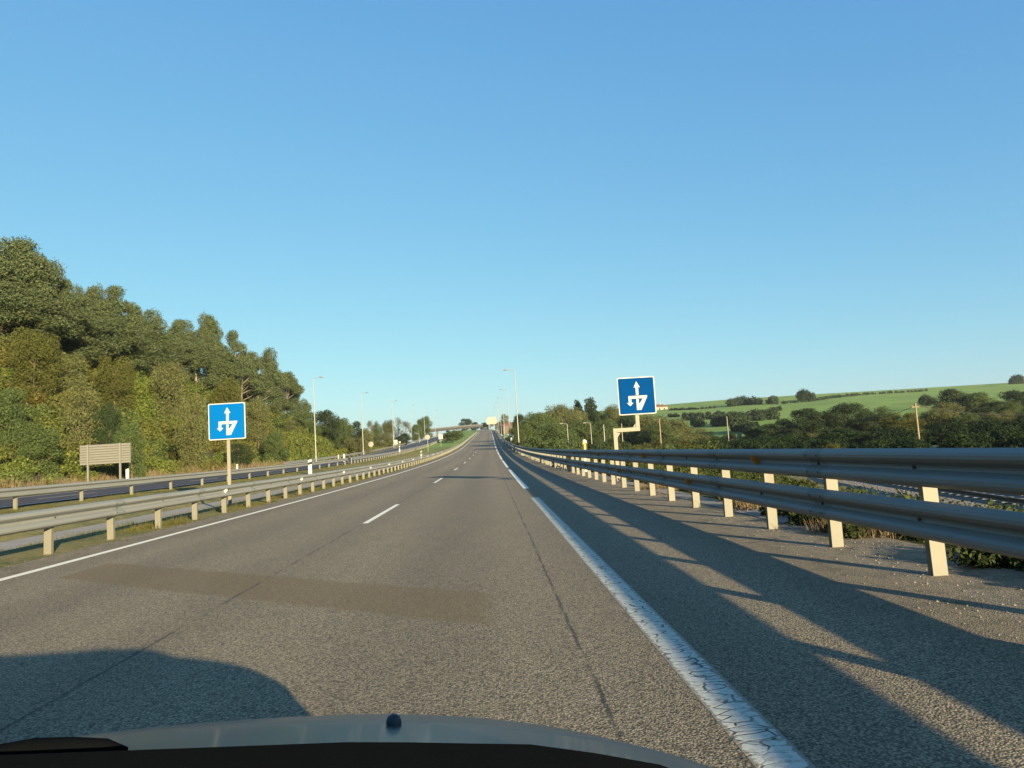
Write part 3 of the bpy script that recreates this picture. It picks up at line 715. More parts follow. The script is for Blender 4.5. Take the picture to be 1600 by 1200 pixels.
def crown_spec(kind, g):
    cs = []; rs_ = []
    if kind == 'euc':       # tall, ragged, clumped high on bare limbs; unit height 1
        n = 30
        for k in range(n):
            h = .22 + .72*g.random()**.8; rr_ = .30*math.sin(min(1, (1.04-h)/.62)*PI*.62)*g.random()**.5
            a = g.random()*2*PI; cs.append((rr_*math.cos(a), rr_*math.sin(a), h)); rs_.append(.07+.07*g.random())
        cs.append((0, 0, .93)); rs_.append(.08)
    elif kind == 'broad':
        for k in range(34):
            a = g.random()*2*PI; e = g.random()*2.2-1.0; R_ = .31*(.7+.45*g.random())
            cs.append((R_*math.cos(a)*math.cos(e), R_*math.sin(a)*math.cos(e), .46+.42*math.sin(e))); rs_.append(.09+.08*g.random())
        cs.append((0, 0, .5)); rs_.append(.28); cs.append((0, 0, .25)); rs_.append(.2)
    elif kind == 'bush':
        for k in range(16):
            a = g.random()*2*PI; R_ = .42*g.random()**.5
            cs.append((R_*math.cos(a), R_*math.sin(a), .25+.5*(1-(R_/.55)**2)*g.random()**.5)); rs_.append(.14+.13*g.random())
        cs.append((0, 0, .35)); rs_.append(.3)
    elif kind == 'pine':
        for k in range(26):
            h = .25+.72*k/26; R_ = .26*(1-h)**.7*(.5+.5*g.random()); a = k*2.4
            cs.append((R_*math.cos(a), R_*math.sin(a), h)); rs_.append(.05+.08*(1.05-h))
    return cs, rs_
def make_tree(kind, mat, seed, n, leaf, name, bark='bark2', sq=.8):
    g = np.random.default_rng(seed); r = empty(name, (0, 0, 0)); cs, rs_ = crown_spec(kind, g)
    V = leaves(cs, rs_, n, leaf, sq, g); mesh_np('crown', V, quads(n), M[mat], r)
    mb = MB(); top = max(c[2] for c in cs)*.9
    lean = (g.random(2)-.5)*.06
    axis = lambda t: Vector((lean[0]*t*t, lean[1]*t*t, top*t))
    if kind == 'bush':
        for k in range(5):
            c = Vector(cs[k]); mb.tube([(0, 0, -.1), (c.x*.4, c.y*.4, c.z*.5), c], [.02, .014, .006], 5)
    else:
        mb.tube([(0, 0, -.12)]+[axis(t) for t in (.0, .3, .6, .85, 1)], [.024, .02, .016, .012, .007, .003], 8)
        for c, q in list(zip(cs, rs_))[:14]:
            c = Vector(c); t = max(.2, min(.9, (c.z-.16)/top)); p0 = axis(t); mid = p0.lerp(c, .5)+Vector((0, 0, -.015)); mb.tube([p0, mid, c], [.009, .006, .003], 5)
    mb.build('trunk' if kind != 'bush' else 'stems', M[bark], r, True)
    return r
print('trees')
protos = {}
def proto(key, *a):
    protos[key] = [make_tree(*x) for x in a]
proto('euc', *[('euc', 'f_euc', 20+i, 24000, .0105, 'gum_tree', 'bark') for i in range(5)])
proto('broad', *[('broad', 'f_broad', 40+i, 18000, .014, 'leafy_tree') for i in range(3)])
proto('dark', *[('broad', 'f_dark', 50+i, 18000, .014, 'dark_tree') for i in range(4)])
proto('olive', *[('broad', 'f_olive', 60+i, 17000, .0135, 'olive_tree') for i in range(2)])
proto('light', *[('broad', 'f_light', 70+i, 17000, .013, 'yellowish_tree') for i in range(2)])
proto('pale', *[('euc', 'f_pale', 75+i, 2200, .016, 'thin_tree', 'bark') for i in range(2)])
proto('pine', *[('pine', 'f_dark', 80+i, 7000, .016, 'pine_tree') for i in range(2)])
proto('bush', *[('bush', 'f_broad', 90+i, 4500, .034, 'round_shrub') for i in range(2)])
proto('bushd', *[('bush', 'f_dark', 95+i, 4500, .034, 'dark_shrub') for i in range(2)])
proto('bushl', *[('bush', 'f_light', 97+i, 4500, .032, 'light_shrub') for i in range(1)])
used = {}
def tree(key, u, vt, Y, hw, label, grp, base=None, hmin=2.0):
    """A tree whose crown tops out at pixel row vt, hw its half width in pixels."""
    p = at(u, vt, Y); g = T(p.x, Y) if base is None else base
    h = max(hmin, p.z-g); k = used.get(key, 0); used[key] = k+1
    pr = protos[key][k % len(protos[key])]
    o = pr if k < len(protos[key]) else copy_tree(pr)
    halfw = {'euc': .30, 'pale': .30, 'pine': .24}.get(key, .42); 
    if key.startswith('bush'): halfw = .58
    topf = .99 if not key.startswith('bush') else .95
    sz = h/topf; sx = (hw/F*Y)/halfw
    sx = min(max(sx, sz*.5), sz*1.7)
    o.location = (p.x, Y, g); o.scale = (sx, sx, sz); o.rotation_euler = (0, 0, (k*2.1) % 6.28)
    tag(o, label, 'tree' if not key.startswith('bush') else 'shrub', grp); return o
E_ = 'gum trees along the top of the scrub slope'
euc = [(-20, 372, 74, 60, 'outermost, half cut by the photo edge'), (28, 376, 78, 48, 'the tallest crown, at the photo edge'), (62, 398, 84, 34, 'just right of the tallest crown'),
       (103, 436, 88, 28, 'a narrow dark dome in a dip of the skyline'), (143, 449, 96, 26, 'left twin of a double crown'), (176, 446, 98, 32, 'right twin of a double crown'),
       (206, 478, 104, 24, 'on the falling shoulder of the skyline'), (232, 484, 112, 26, 'small open crown low on the skyline'), (282, 499, 120, 26, 'broad dome right of a skyline gap'),
       (327, 493, 122, 22, 'tall narrow pointed crown'), (364, 517, 130, 24, 'rounded crown above the straight blue sign'), (392, 552, 142, 20, 'thin crown letting the sky through'),
       (418, 546, 146, 22, 'ragged crown leaning right'), (446, 582, 158, 22, 'small crown near the foot of the skyline'), (463, 600, 162, 15, 'last and lowest, hanging over the lower trees')]
for u, v, Y, hw, lb in euc: tree('euc', u, v, Y, hw*1.15, 'tall gum tree, '+lb, E_)
E2 = 'second row of gum trees below the skyline'
for i, (u, v, Y, hw) in enumerate([(5, 440, 70, 45), (45, 455, 73, 45), (90, 480, 78, 38), (130, 492, 84, 36), (165, 500, 88, 34), (200, 515, 94, 32), (240, 520, 102, 30), (262, 528, 108, 28), (305, 535, 112, 28), (345, 545, 116, 26), (375, 565, 124, 24), (402, 585, 132, 22), (430, 612, 142, 22)]):
    tree('euc', u, v, Y, hw*1.4, 'gum tree half hidden under the skyline crowns of the scrub slope', E2)
LT = 'trees where the slope runs out to the plain'
for key, u, v, Y, hw, lb in [('olive', 446, 655, 138, 24, 'brownish tree at the end of the scrub slope'), ('broad', 478, 640, 150, 26, 'leafy tree left of the first lamp column'), ('dark', 508, 636, 154, 28, 'dark domed tree behind the first lamp column'),
        ('broad', 533, 650, 160, 24, 'leafy tree just right of the first lamp column'), ('dark', 552, 655, 168, 20, 'dark tree between the first two lamp columns'), ('olive', 570, 668, 176, 16, 'small brown tree touching the second lamp column'),
        ('pale', 578, 657, 250, 8, 'thin bluish tree above the second lamp column foot'), ('broad', 588, 656, 262, 9, 'slim green tree right of the thin bluish tree'), ('light', 607, 654, 270, 14, 'light green tree left of the third lamp column'),
        ('pale', 621, 652, 300, 7, 'sparse upright tree right of the third lamp column'), ('pale', 633, 658, 290, 11, 'sparse spreading tree before the fourth lamp column'), ('broad', 650, 661, 300, 12, 'leafy tree by the small pale lamp'),
        ('broad', 664, 648, 310, 14, 'big round tree behind the fifth lamp column'), ('olive', 595, 676, 200, 22, 'low brown tree behind the white square sign back'), ('dark', 628, 676, 220, 20, 'low dark tree near the fourth lamp column'), ('olive', 556, 682, 150, 26, 'low brown tree above the opposing carriageway')]:
    tree(key, u, v, Y, hw, lb, LT)
tree('bush', 709, 670, 215, 26, 'wide dark green shrub filling the end of the median', None, base=zr(215)-.1)
FT = 'trees behind the far bridge'
for key, u, v, Y, hw, lb in [('dark', 727, 652.5, 620, 12, 'domed tree rising above the middle of the bridge'), ('dark', 741, 658, 640, 8, 'lower tree right of the domed tree over the bridge'), ('dark', 700, 684, 560, 16, 'low tree under the bridge span'),
        ('dark', 757, 659, 640, 8, 'dark tree left of the cream gantry sign'), ('olive', 788, 645, 420, 9, 'round brownish tree right of the cream gantry sign'), ('broad', 783, 656, 500, 10, 'small tree under the round brownish tree')]:
    tree(key, u, v, Y, hw, lb, FT, base=at(u, 676, Y).z)
RT = 'trees below the motorway bank'
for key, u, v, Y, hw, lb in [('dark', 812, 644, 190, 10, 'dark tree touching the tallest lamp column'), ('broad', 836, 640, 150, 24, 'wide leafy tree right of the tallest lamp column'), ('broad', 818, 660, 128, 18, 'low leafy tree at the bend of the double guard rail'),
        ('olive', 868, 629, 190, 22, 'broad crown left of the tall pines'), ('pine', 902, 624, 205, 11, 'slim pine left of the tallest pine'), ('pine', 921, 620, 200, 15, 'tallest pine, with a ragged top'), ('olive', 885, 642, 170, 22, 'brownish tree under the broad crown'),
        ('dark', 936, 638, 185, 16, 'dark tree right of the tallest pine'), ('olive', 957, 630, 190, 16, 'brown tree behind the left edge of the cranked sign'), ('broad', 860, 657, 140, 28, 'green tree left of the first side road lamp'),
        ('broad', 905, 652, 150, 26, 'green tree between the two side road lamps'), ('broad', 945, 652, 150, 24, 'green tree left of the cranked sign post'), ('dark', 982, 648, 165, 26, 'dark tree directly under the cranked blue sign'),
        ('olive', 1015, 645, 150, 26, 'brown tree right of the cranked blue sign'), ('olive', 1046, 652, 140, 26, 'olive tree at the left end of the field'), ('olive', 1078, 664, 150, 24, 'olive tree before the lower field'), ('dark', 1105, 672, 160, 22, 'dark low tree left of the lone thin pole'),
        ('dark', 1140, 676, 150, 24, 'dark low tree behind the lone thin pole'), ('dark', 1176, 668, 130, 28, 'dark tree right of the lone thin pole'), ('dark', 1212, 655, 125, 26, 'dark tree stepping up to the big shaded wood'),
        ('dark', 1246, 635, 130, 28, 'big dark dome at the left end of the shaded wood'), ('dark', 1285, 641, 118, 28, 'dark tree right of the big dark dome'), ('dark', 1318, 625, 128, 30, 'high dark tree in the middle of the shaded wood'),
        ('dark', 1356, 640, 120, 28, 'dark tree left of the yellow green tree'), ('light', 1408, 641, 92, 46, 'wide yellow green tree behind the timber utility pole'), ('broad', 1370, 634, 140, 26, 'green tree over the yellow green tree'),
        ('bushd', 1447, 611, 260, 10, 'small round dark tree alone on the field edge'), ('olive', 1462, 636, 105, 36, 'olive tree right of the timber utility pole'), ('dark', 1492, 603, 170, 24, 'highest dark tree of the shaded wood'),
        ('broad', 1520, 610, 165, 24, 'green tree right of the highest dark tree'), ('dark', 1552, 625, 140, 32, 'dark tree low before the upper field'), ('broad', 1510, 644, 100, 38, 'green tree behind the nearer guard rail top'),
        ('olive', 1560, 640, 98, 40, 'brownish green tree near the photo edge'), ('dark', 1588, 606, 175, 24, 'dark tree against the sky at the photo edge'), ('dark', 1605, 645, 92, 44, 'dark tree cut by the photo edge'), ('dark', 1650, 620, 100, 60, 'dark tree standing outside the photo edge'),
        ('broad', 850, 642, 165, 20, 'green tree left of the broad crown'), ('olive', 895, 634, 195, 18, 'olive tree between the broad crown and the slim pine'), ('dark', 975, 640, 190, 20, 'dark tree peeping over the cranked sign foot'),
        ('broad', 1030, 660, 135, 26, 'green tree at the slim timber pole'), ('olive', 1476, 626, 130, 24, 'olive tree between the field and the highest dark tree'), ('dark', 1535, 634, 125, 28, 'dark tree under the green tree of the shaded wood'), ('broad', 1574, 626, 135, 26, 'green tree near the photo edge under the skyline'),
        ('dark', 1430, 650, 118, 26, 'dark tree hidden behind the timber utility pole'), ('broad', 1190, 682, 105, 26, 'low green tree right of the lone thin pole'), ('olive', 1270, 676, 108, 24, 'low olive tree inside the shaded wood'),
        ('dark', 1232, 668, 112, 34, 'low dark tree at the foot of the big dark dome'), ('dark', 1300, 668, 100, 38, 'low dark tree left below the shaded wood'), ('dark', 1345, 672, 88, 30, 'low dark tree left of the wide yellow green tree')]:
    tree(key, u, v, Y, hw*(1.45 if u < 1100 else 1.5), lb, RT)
RS = 'shrubs just beyond the double guard rail'
for key, u, v, Y, hw, lb in [('bushl', 995, 690, 62, 17, 'light green shrub under the cranked arm'), ('bush', 1042, 690, 70, 22, 'green shrub at the foot of the slim timber pole'), ('bushl', 1085, 690, 80, 22, 'pale shrub beside the green shrub'), ('bush', 870, 682, 100, 22, 'green shrub left of the cream panel'),
        ('bush', 835, 678, 105, 22, 'green shrub near the tallest lamp foot'), ('bushd', 932, 684, 95, 22, 'dark shrub right of the hazard marker'), ('bush', 900, 680, 105, 24, 'green shrub behind the cream panel'), ('bushl', 1300, 690, 75, 14, 'pale green shrub low in the shade'), ('bushd', 960, 676, 110, 24, 'dark shrub behind the cranked post')]:
    tree(key, u, v, Y, hw, lb, RS, hmin=1.0)
def drop_unused():
  for k_, ps in protos.items():               # prototypes never used would hang at the origin
    for i, pr in enumerate(ps):
        if i >= used.get(k_, 0):
            for c in list(pr.children): bpy.data.objects.remove(c)
            bpy.data.objects.remove(pr)

SL = 'single shrubs and small trees standing out of the scrub slope'
for key, u, v, Y, hw, lb in [('broad', 16, 600, 52, 34, 'green shrub cut by the photo edge low on the scrub slope'), ('light', 52, 505, 64, 40, 'bright yellow green tree highest on the scrub slope under the gum trees'), ('olive', 130, 590, 58, 36, 'brownish shrub above the slatted sign'),
        ('light', 178, 545, 74, 34, 'yellow green tree in the middle of the upper scrub slope'), ('dark', 170, 622, 58, 26, 'dark shrub straight above the right end of the slatted sign'), ('broad', 205, 655, 55, 26, 'fresh green shrub right of the slatted sign'),
        ('olive', 262, 560, 84, 34, 'brown feathery tree on the upper slope left of the straight blue sign'), ('olive', 300, 612, 70, 28, 'brown shrub touching the left edge of the straight blue sign'), ('broad', 60, 655, 50, 36, 'green shrub at the slope foot left of the slatted sign'),
        ('light', 355, 585, 98, 28, 'pale green tree just above the straight blue sign'), ('dark', 372, 690, 80, 22, 'dark shrub low behind the straight sign post'), ('olive', 402, 622, 108, 24, 'olive shrub on the slope right of the straight blue sign'),
        ('broad', 430, 672, 96, 24, 'green shrub at the slope foot right of the straight blue sign'), ('olive', 105, 545, 68, 34, 'olive tree beneath the narrow dark gum dome')]:
    tree(key, u, v, Y, hw, lb, SL)
drop_unused()
# scrub slope: one mass nobody could count
print('scrub')
def scrub_mass(name, spots, mat, label, squash=.75):
    """spots: (x, y, z, radius, n leaves, leaf size, tint)"""
    Vs = []; Ts = []
    g = np.random.default_rng(5)
    for (x, y, z, r, n, ls_, ti) in spots:
        k = 9; a = g.random(k)*2*PI; q = r*.62*g.random(k)**.5
        cs = np.stack([x+q*np.cos(a), y+q*np.sin(a), z+r*(.15+.65*g.random(k))], 1); rr_ = r*(.28+.28*g.random(k))
        V = leaves(cs, rr_, n, ls_, squash, g, .35); Vs.append(V); Ts.append(np.full(len(V), ti))
    V = np.concatenate(Vs); return tag(mesh_np(name, V, quads(len(V)//4), M[mat], tint=np.concatenate(Ts)), kind='stuff')
g = np.random.default_rng(11); spots = []
y = 30.0
while y < 235:
    sp = 2.3 + max(0, y-60)*.010
    a = 27.6
    while a < 50:
        X = -a + g.normal()*.5; Y = y + g.normal()*.7
        dist = math.hypot(X, Y); up = (a-27.6)/20
        r = (.7 + 1.2*min(1, up*1.8+.15))*(.7+1.0*g.random()**1.5) + max(0, Y-120)*.006
        patch = mnoise.noise(Vector((X*.13, Y*.09, 3.1)))*.5+.5
        ti = min(1, max(0, .10 + .75*patch + g.normal()*.2)); 
        if up < .12: ti = min(1, ti+.12)
        n = int(2300*(r/1.5)**1.6*(1.25 if Y < 90 else 1))
        spots.append((X, Y, T(X, Y)-.2, r, n, .048+.0007*dist, ti)); a += sp*(.8+.4*g.random())
    y += sp
    
scrub_mass('hillside_scrub', spots, 'f_scrub', '')
g = np.random.default_rng(12); spots = []
y = 4.0
while y < 190:
    sp = .72 + y*.02; z0 = zr(y); foot = 4.9 + max(0, z0)*2.1
    a = 4.95
    while a < max(11.5, foot+5):
        X = a + g.normal()*.3; Y = y+g.normal()*.4
        if not (T(X, Y) > -1.7): pass
        inrail = abs((Vector((X, Y, 0))-RA).dot(rn)-.7) < 3.6
        if not inrail:
            r = (.36+.42*g.random())*(1+max(0, y-20)*.008)*(1.35 if y > 30 else 1)*(1 if a > 5.9 else .8)
            if a > 8.5 and y < 40: r *= .6
            ti = min(1, max(0, .25+.5*g.random()+mnoise.noise(Vector((X*.3, Y*.2, 1)))*.3))
            zc = T(X, Y)-.1
            if y < 70 and a < 9: r = max(r, .5); zc = max(zc, zr(Y) + interp(a, [(4.9, -.02), (6.2, .08), (7.5, -.25), (9, -1.0)]) - r*.85 + g.normal()*.06)
            spots.append((X, Y, zc, r, int(520*(r/.6)**1.3) if y < 60 else 300, .032+.0012*y, ti*(.55 if a < 9 else 1)))
        a += sp*(.7+.6*g.random())
    y += sp
for k in range(130):
    Y = 3.2+8*g.random(); X = 3.95+.65*g.random()**.8; r = .12+.13*g.random()*(X-3.6)*1.6
    if mnoise.noise(Vector((X*.8, Y*.9, 4))) < -.22: continue
    spots.append((X, Y, -.03, r, 230, .030, .2*g.random()))
scrub_mass('bank_scrub', spots, 'f_bank', '')

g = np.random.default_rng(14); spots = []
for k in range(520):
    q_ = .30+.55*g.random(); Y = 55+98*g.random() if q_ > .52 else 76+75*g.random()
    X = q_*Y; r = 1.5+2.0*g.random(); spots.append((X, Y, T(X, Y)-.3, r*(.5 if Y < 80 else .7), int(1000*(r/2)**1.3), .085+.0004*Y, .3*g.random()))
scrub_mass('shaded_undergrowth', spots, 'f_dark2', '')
g = np.random.default_rng(15); spots = []
for k in range(330):
    Y = 75+110*g.random(); q_ = .055+.25*g.random()**.9; X = q_*Y
    if X < 7 + zr(Y)*2: continue
    r = 1.3+1.7*g.random(); spots.append((X, Y, T(X, Y)-.3, r*.85, int(950*(r/2)**1.3), .10+.0005*Y, g.random()))
for k in range(150):
    Y = 26+44*g.random(); X = lerp(7.5, 11.5+.07*Y, g.random())
    if abs((Vector((X, Y, 0))-RA).dot(rn)-.7) < 3.4: continue
    r = .45+.6*g.random()**2; spots.append((X, Y, T(X, Y)-.1, r, int(420*(r/.6)**1.2), .045+.0009*Y, .2+.5*g.random()))
scrub_mass('valley_scrub', spots, 'f_bank', '')
# hedgerows on the far fields
def hedge(pts, h, label, seed, mat='f_dark', n=2600):
    g = np.random.default_rng(seed); P_ = [hit(u, v, 150, 596) for u, v in pts]; cs = []; rs_ = []
    for a, b in zip(P_, P_[1:]):
        L = (b-a).length; k = max(2, int(L/(h*.9)))
        for i in range(k):
            q = a.lerp(b, (i+g.random())/k); z = T(q.x, q.y); s = h*(.35+.4*g.random()); cs.append((q.x+g.normal()*.5, q.y+g.normal()*.5, z+s*.6)); rs_.append(s)
    V = leaves(cs, rs_, n, .55, .9, g, .5); r = empty('hedgerow', P_[0], 0, label, 'hedgerow', 'hedgerows on the green hill')
    mesh_np('foliage', V-np.array(P_[0]), quads(n), M[mat], r)
    mb = MB()
    for c in cs[::2]: mb.tube([Vector(c)-P_[0]-Vector((0, 0, 2)), Vector(c)-P_[0]], [.12, .05], 5)
    mb.build('stems', M['bark2'], r)
hedge([(1045, 652), (1090, 650.5), (1130, 648)], 1.8, 'thin dark hedge line across the upper field left part', 1)
hedge([(1065, 657.5), (1140, 655), (1180, 648.5), (1215, 642)], 2.4, 'long dark hedge line crossing the middle of the green hill', 2)
hedge([(1085, 667), (1145, 665), (1170, 659), (1215, 655)], 4.5, 'thick dark hedge line at the bottom of the green hill', 3, n=4200)
hedge([(1045, 641.5), (1090, 640), (1120, 637.5)], 1.3, 'faint hedge on the skyline right of the house', 4)
hedge([(1138, 636), (1165, 632.5), (1190, 632.5), (1220, 630.5)], 5.0, 'bushy hedge standing up from the skyline', 5, n=4200)
hedge([(1215, 632), (1270, 627.5), (1340, 618), (1450, 611.5)], 1.8, 'long low hedge following the skyline to the far wood', 6)
hedge([(1180, 676), (1150, 673)], 3.0, 'short hedge above the little cream hut', 7)
hedge([(1256, 626), (1270, 625)], 6.0, 'single dark bush hump on the skyline', 8)
hedge([(1580, 601), (1592, 600)], 6.5, 'dark round bush on the skyline at the photo edge', 9)

# grass, weeds and grit
print('grass')
def blades(name, pts, mat, label=None):
    """pts: (x, y, z, height, spread, count, tint)"""
    g = np.random.default_rng(9); Vs = []; Ts = []
    for (x, y, z, h, s, n, ti) in pts:
        b = np.stack([x+g.normal(size=n)*s, y+g.normal(size=n)*s, np.full(n, z)], 1)
        a = g.random(n)*2*PI; wd = h*.018+.002; d = np.stack([np.cos(a), np.sin(a), np.zeros(n)], 1)
        l = g.normal(size=(n, 3))*h*.35; l[:, 2] = h*(.5+.7*g.random(n))
        V = np.stack([b-d*wd, b+d*wd, b+l*.6+d*wd*.7, b+l], 1); Vs.append(V.reshape(-1, 3)); Ts.append(np.full(4*n, min(1, max(0, ti))))
    V = np.concatenate(Vs); return tag(mesh_np(name, V, quads(len(V)//4), M[mat], tint=np.concatenate(Ts)), kind='stuff')
pts = []
for k in range(4200):            # median, each side of the channel
    Y = 7+150*g.random()**1.7
    X = [-9.0-1.0*g.random(), -7.9+.9*g.random()*(g.random()), -12.2-3.3*g.random(), -15.5+.6*g.normal(), -7.45+.25*g.normal()][k % 5]
    pat = mnoise.noise(Vector((X*.6, Y*.5, 0)))
    if pat < -.12 and k % 5 in (1, 4): continue
    pts.append((X, Y, T(X, Y)-.0, .04+.09*g.random()*(1+pat), .12+.002*Y, 26, .35+.35*g.random()))
for k in range(900):            # outer verge of the opposing road and toe of the slope
    Y = 22+150*g.random()**1.3; X = -24.8-2.9*g.random(); pts.append((X, Y, T(X, Y), .12+.22*g.random(), .25, 30, .35+.45*g.random()))
for k in range(700):
    Y = 6+90*g.random()**1.6; X = 12.2 + 14*g.random() + Y*.1; 
    if abs((Vector((X, Y, 0))-RA).dot(rn)-.7) < 2.6: continue
    pts.append((X, Y, T(X, Y), .12+.2*g.random(), .3, 30, .3+.3*g.random()))
blades('verge_grass', pts, 'grass')
pts = []
for k in range(420):            # dry stalks at the slope foot and along the right rail
    if k % 2: Y = 30+70*g.random(); X = -25.8-1.9*g.random(); h = .35+.5*g.random()
    else:
        Y = 4+45*g.random()**1.5; X = 4.05+.35*g.normal(); h = .05+.07*g.random()
        if mnoise.noise(Vector((1.7, Y*.5, 0))) < .2 or k % 4: continue
        if X < 3.75: continue
    pts.append((X, Y, T(X, Y)+.01, h, .10 if X > 0 else .3, 34, .5))
for (x, y, h) in ((4.2, 8.9, .2), (4.15, 12.4, .26), (4.3, 6.6, .10), (4.1, 18.5, .2)):
    for q in range(5): pts.append((x+g.normal()*.1, y+g.normal()*.35, T(x, y), h, .09, 110, .6))
blades('dry_weeds', pts, 'dry')
# fallen grit and leaf bits on the hard shoulder
gv = []; gf = []; ng = 6500
gx = np.where(rng.random(ng) < .7, 3.5+.5*rng.normal(size=ng), -6.75+.22*rng.normal(size=ng)); gy = 2.5+34*rng.random(ng)**1.7
keep = ((gx > 1.3) & (gx < 4.28)) | ((gx < -6.3) & (gx > -7.4)); gx = gx[keep]; gy = gy[keep]; ng = len(gx)
s = (.003+.010*rng.random(ng)**3)[:, None]; ctr = np.stack([gx, gy, np.array([zr(q) for q in gy])+.004], 1)
tet = np.array([(1, 0, -.3), (-.5, .87, -.3), (-.5, -.87, -.3), (0, 0, .8)]); ang = rng.random(ng)*2*PI
Vg = np.stack([ctr+s*np.stack([tet[i, 0]*np.cos(ang)-tet[i, 1]*np.sin(ang), tet[i, 0]*np.sin(ang)+tet[i, 1]*np.cos(ang), np.full(ng, tet[i, 2])], 1) for i in range(4)], 1).reshape(-1, 3)
base = (np.arange(ng)*4)[:, None]; Fg = np.concatenate([base+np.array(f) for f in ((0, 1, 3), (1, 2, 3), (2, 0, 3))])
M['grit'] = simple('pale grit', (.27, .23, .165), .9, 0, .6, 40, 0, False)
tag(mesh_np('loose_grit', Vg, Fg, M['grit']), kind='stuff')

# ------------------------------------------------------------------ the car the photo was taken from
print('car')
m = Mat('silver grey car paint', .42, .3, .4); m.col(m.mix(m.noise(300, m.P(obj=True), 2), (.055, .055, .05), (.075, .075, .068)))
m.p.inputs['Coat Weight'].default_value = .25; m.p.inputs['Coat Roughness'].default_value = .08
m.bump(m.noise(2.5, m.P(obj=True), 3), .04, .01); M['paintcar'] = m.m
M['dash'] = simple('black dashboard plastic', (.0025, .003, .0035), .9, 0, .2, 60, .2, spec=.02)
M['nozzle'] = simple('dark blue grey plastic', (.02, .032, .045), .5)
M['tyre'] = simple('tyre rubber', (.02, .02, .02), .9)
M['seat'] = simple('dark seat cloth', (.03, .03, .035), .95)
CX = -.46; HW = .885
car = empty('car', (CX, 0, 0), 0, 'silver grey car seen from inside over its bonnet', 'car')
def bz(x, y):          # bonnet surface height, x from the car's centre line
    pr = [(.55, .955), (.8, .905), (1.1, .855), (1.3, .795), (1.42, .742), (1.52, .67), (1.60, .57), (1.66, .46), (1.70, .36)]
    # smooth interpolation
    z = interp(y, pr)
    a = abs(x)/HW
    return z - .085*a**2.2 - .06*a**8
def grid(nu, nv, f, name, mat, par, smooth=True, thick=0):
    V = [f(i/(nu-1), j/(nv-1)) for j in range(nv) for i in range(nu)]
    mb = MB().add(V, [(j*nu+i, j*nu+i+1, (j+1)*nu+i+1, (j+1)*nu+i) for j in range(nv-1) for i in range(nu-1)])
    o = mb.build(name, mat, par, smooth)
    if thick: md = o.modifiers.new('solid', 'SOLIDIFY'); md.thickness = thick; md.offset = -1
    return o
def plan(y):           # half width of the car along its length
    t = abs(y+.7)/2.45; return HW*(1-.10*t**2-.42*max(0, t-.86)**1.2*4)
def bon(u, t):
    y = .55+1.15*t; hwid = plan(y)*.97; x = (u*2-1)*hwid; y2 = y - .27*(abs(u*2-1)**3)*t; return (x, y2, bz(x, y))
grid(41, 41, bon, 'bonnet', M['paintcar'], car, thick=.02)
def side(sg):
    def f(u, t):
        y = -3.1+4.8*u; yy = min(y, 1.70); top = bz(HW*.97, max(.55, yy))-.012 if y > .55 else lerp(.93, bz(HW*.97, .55)-.012, ss((y+3.1)/3.6))
        z = lerp(.2, top, t); w_ = plan(yy)*(.97+.045*math.sin(PI*min(1, t*1.05))); y2 = yy-.27*max(0, (yy-.55)/1.15) if yy > .55 else yy
        return (sg*w_, y2, z)
    return f
grid(40, 8, side(1), 'body_side', M['paintcar'], car); grid(40, 8, side(-1), 'body_side', M['paintcar'], car)
grid(20, 6, lambda u, t: ((u*2-1)*plan(1.70)*.97, 1.70-.27*abs(u*2-1)**3, lerp(.2, .40-.15*abs(u*2-1)**2.2, t)), 'front_bumper', M['dash'], car)
grid(12, 6, lambda u, t: ((u*2-1)*plan(-3.1)*.97, -3.1, lerp(.2, .93, t)), 'tailgate', M['paintcar'], car)
grid(16, 16, lambda u, t: ((u*2-1)*.60, -2.9+1.7*t, 1.355+.055*math.sin(PI*(.15+.7*t))-.05*(u*2-1)**2), 'roof', M['paintcar'], car, thick=.03)
for sg in (-1, 1):
    MB().tube([(sg*.80, .42, .91), (sg*.70, -.4, 1.17), (sg*.61, -1.22, 1.365)], [.04, .035, .035], 8).build('windscreen_pillar', M['paintcar'], car, True)
    MB().tube([(sg*.83, -1.3, .93), (sg*.62, -1.4, 1.40)], .045, 8).build('door_pillar', M['dash'], car, True)
    MB().tube([(sg*.80, -2.95, .93), (sg*.60, -2.6, 1.39)], .09, 8).build('rear_pillar', M['paintcar'], car, True)
    for y in (.85, -2.35):
        wh = MB(); n = 24
        wh.tube([(sg*.66, y, .31), (sg*.70, y, .31), (sg*.84, y, .31), (sg*.865, y, .31)], [.28, .31, .31, .28], n); ty = wh.build('tyre', M['tyre'], car, True)
        MB().tube([(sg*.86, y, .31), (sg*.872, y, .31)], [.19, .18], 16).build('rim', M['pole'], ty)
    sx = sg*.42
    MB().box(sx-.25, sx+.25, -1.05, -.55, .42, .56).build('seat', M['seat'], car, bevel=.04)
    MB().box(sx-.23, sx+.23, -1.22, -1.08, .57, 1.12).box(sx-.12, sx+.12, -1.23, -1.13, 1.15, 1.32).build('seat_back', M['seat'], car, bevel=.03)
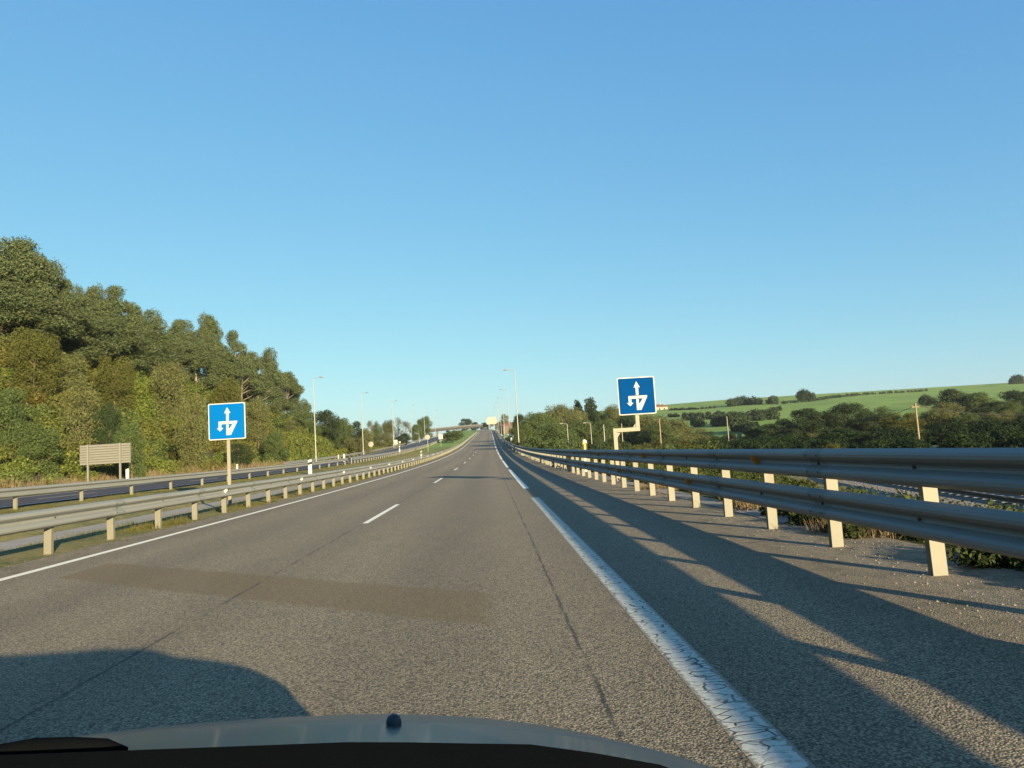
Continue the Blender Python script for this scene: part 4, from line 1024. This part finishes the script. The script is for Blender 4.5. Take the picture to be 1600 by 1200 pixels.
# dashboard, its top following the windscreen foot
dpr = [(-1.3, .345), (-.55, .343), (-.3, .338), (-.08, .341), (.10, .352), (.30, .362), (.37, .372), (.52, .392), (.66, .428), (.74, .48)]   # x from car centre, drop per metre at the ridge
def dsh(u, t):
    x = lerp(-.78, .74, u); yr = .50-.10*(abs(x-.0)/.78)**2.5
    X = x+CX; dr = interp(x, [(-.78, .350), (-.25, .350), (0.08, .351), (.37, .371), (.485, .392), (.555, .43), (.62, .50), (.74, .60)])
    z = EYE - (dr-.006)*yr
    if t < .25: return (x, yr+.10*(1-t/.25), z-.16*(1-t/.25)**1.4)
    q = (t-.25)/.75; return (x, yr-.34*q, z-.10*q-.25*q**3)
grid(41, 21, dsh, 'dashboard', M['dash'], car)
# wiper arm and its black cowl lump at the driver side
wp = [(X-CX, .52, EYE-d*.52) for X, d in ((-.40, .362), (-.345, .350), (-.315, .344), (-.29, .345), (-.268, .350), (-.255, .358))]
MB().tube(wp, [.006, .0065, .0065, .006, .006, .004], 10).build('wiper', M['dash'], car, True)
MB().box(wp[1][0]+.004, wp[2][0]+.004, .508, .511, wp[2][2]-.004, wp[2][2]-.0005).build('wiper_joint', M['steel'], car)
grid(16, 6, lambda u, t: ((u*2-1)*.76, .50+.12*t, .93+.02*t-.06*(u*2-1)**2), 'cowl', M['dash'], car)
bd = MB().tube([(0, 0, -.01), (0, 0, .006), (0, 0, .012), (0, 0, .015)], [.0105, .0105, .008, .003], 18); bo = bd.build('washer_nozzle', M['nozzle'], car, True)
bo.location = (.305, 1.06, bz(.305, 1.06)-.002)
mi = MB().box(.80, 1.00, .30, .42, .80, .93).build('mirror', M['dash'], car, bevel=.04)
sw = MB(); 
n = 28; sw.tube([(-.40+.18*math.cos(2*PI*k/n), -.12+.07*math.sin(2*PI*k/n), .88+.165*math.sin(2*PI*k/n)) for k in range(n+1)], .016, 8, False); sw.build('steering_wheel', M['dash'], car, True)
print('done')
HAZE = 0.00012
if HAZE:
    hz = MB().box(-2900, 2900, -58, 2150, -60, 70).build('haze', bpy.data.materials.new('haze air'))
    hm = hz.data.materials[0]; hm.use_nodes = True; hm.node_tree.nodes.clear()
    pv = hm.node_tree.nodes.new('ShaderNodeVolumePrincipled'); pv.inputs['Color'].default_value = (.86, .93, 1, 1); pv.inputs['Density'].default_value = HAZE; pv.inputs['Anisotropy'].default_value = .3
    ou = hm.node_tree.nodes.new('ShaderNodeOutputMaterial'); hm.node_tree.links.new(pv.outputs[0], ou.inputs['Volume']); hz['kind'] = 'stuff'
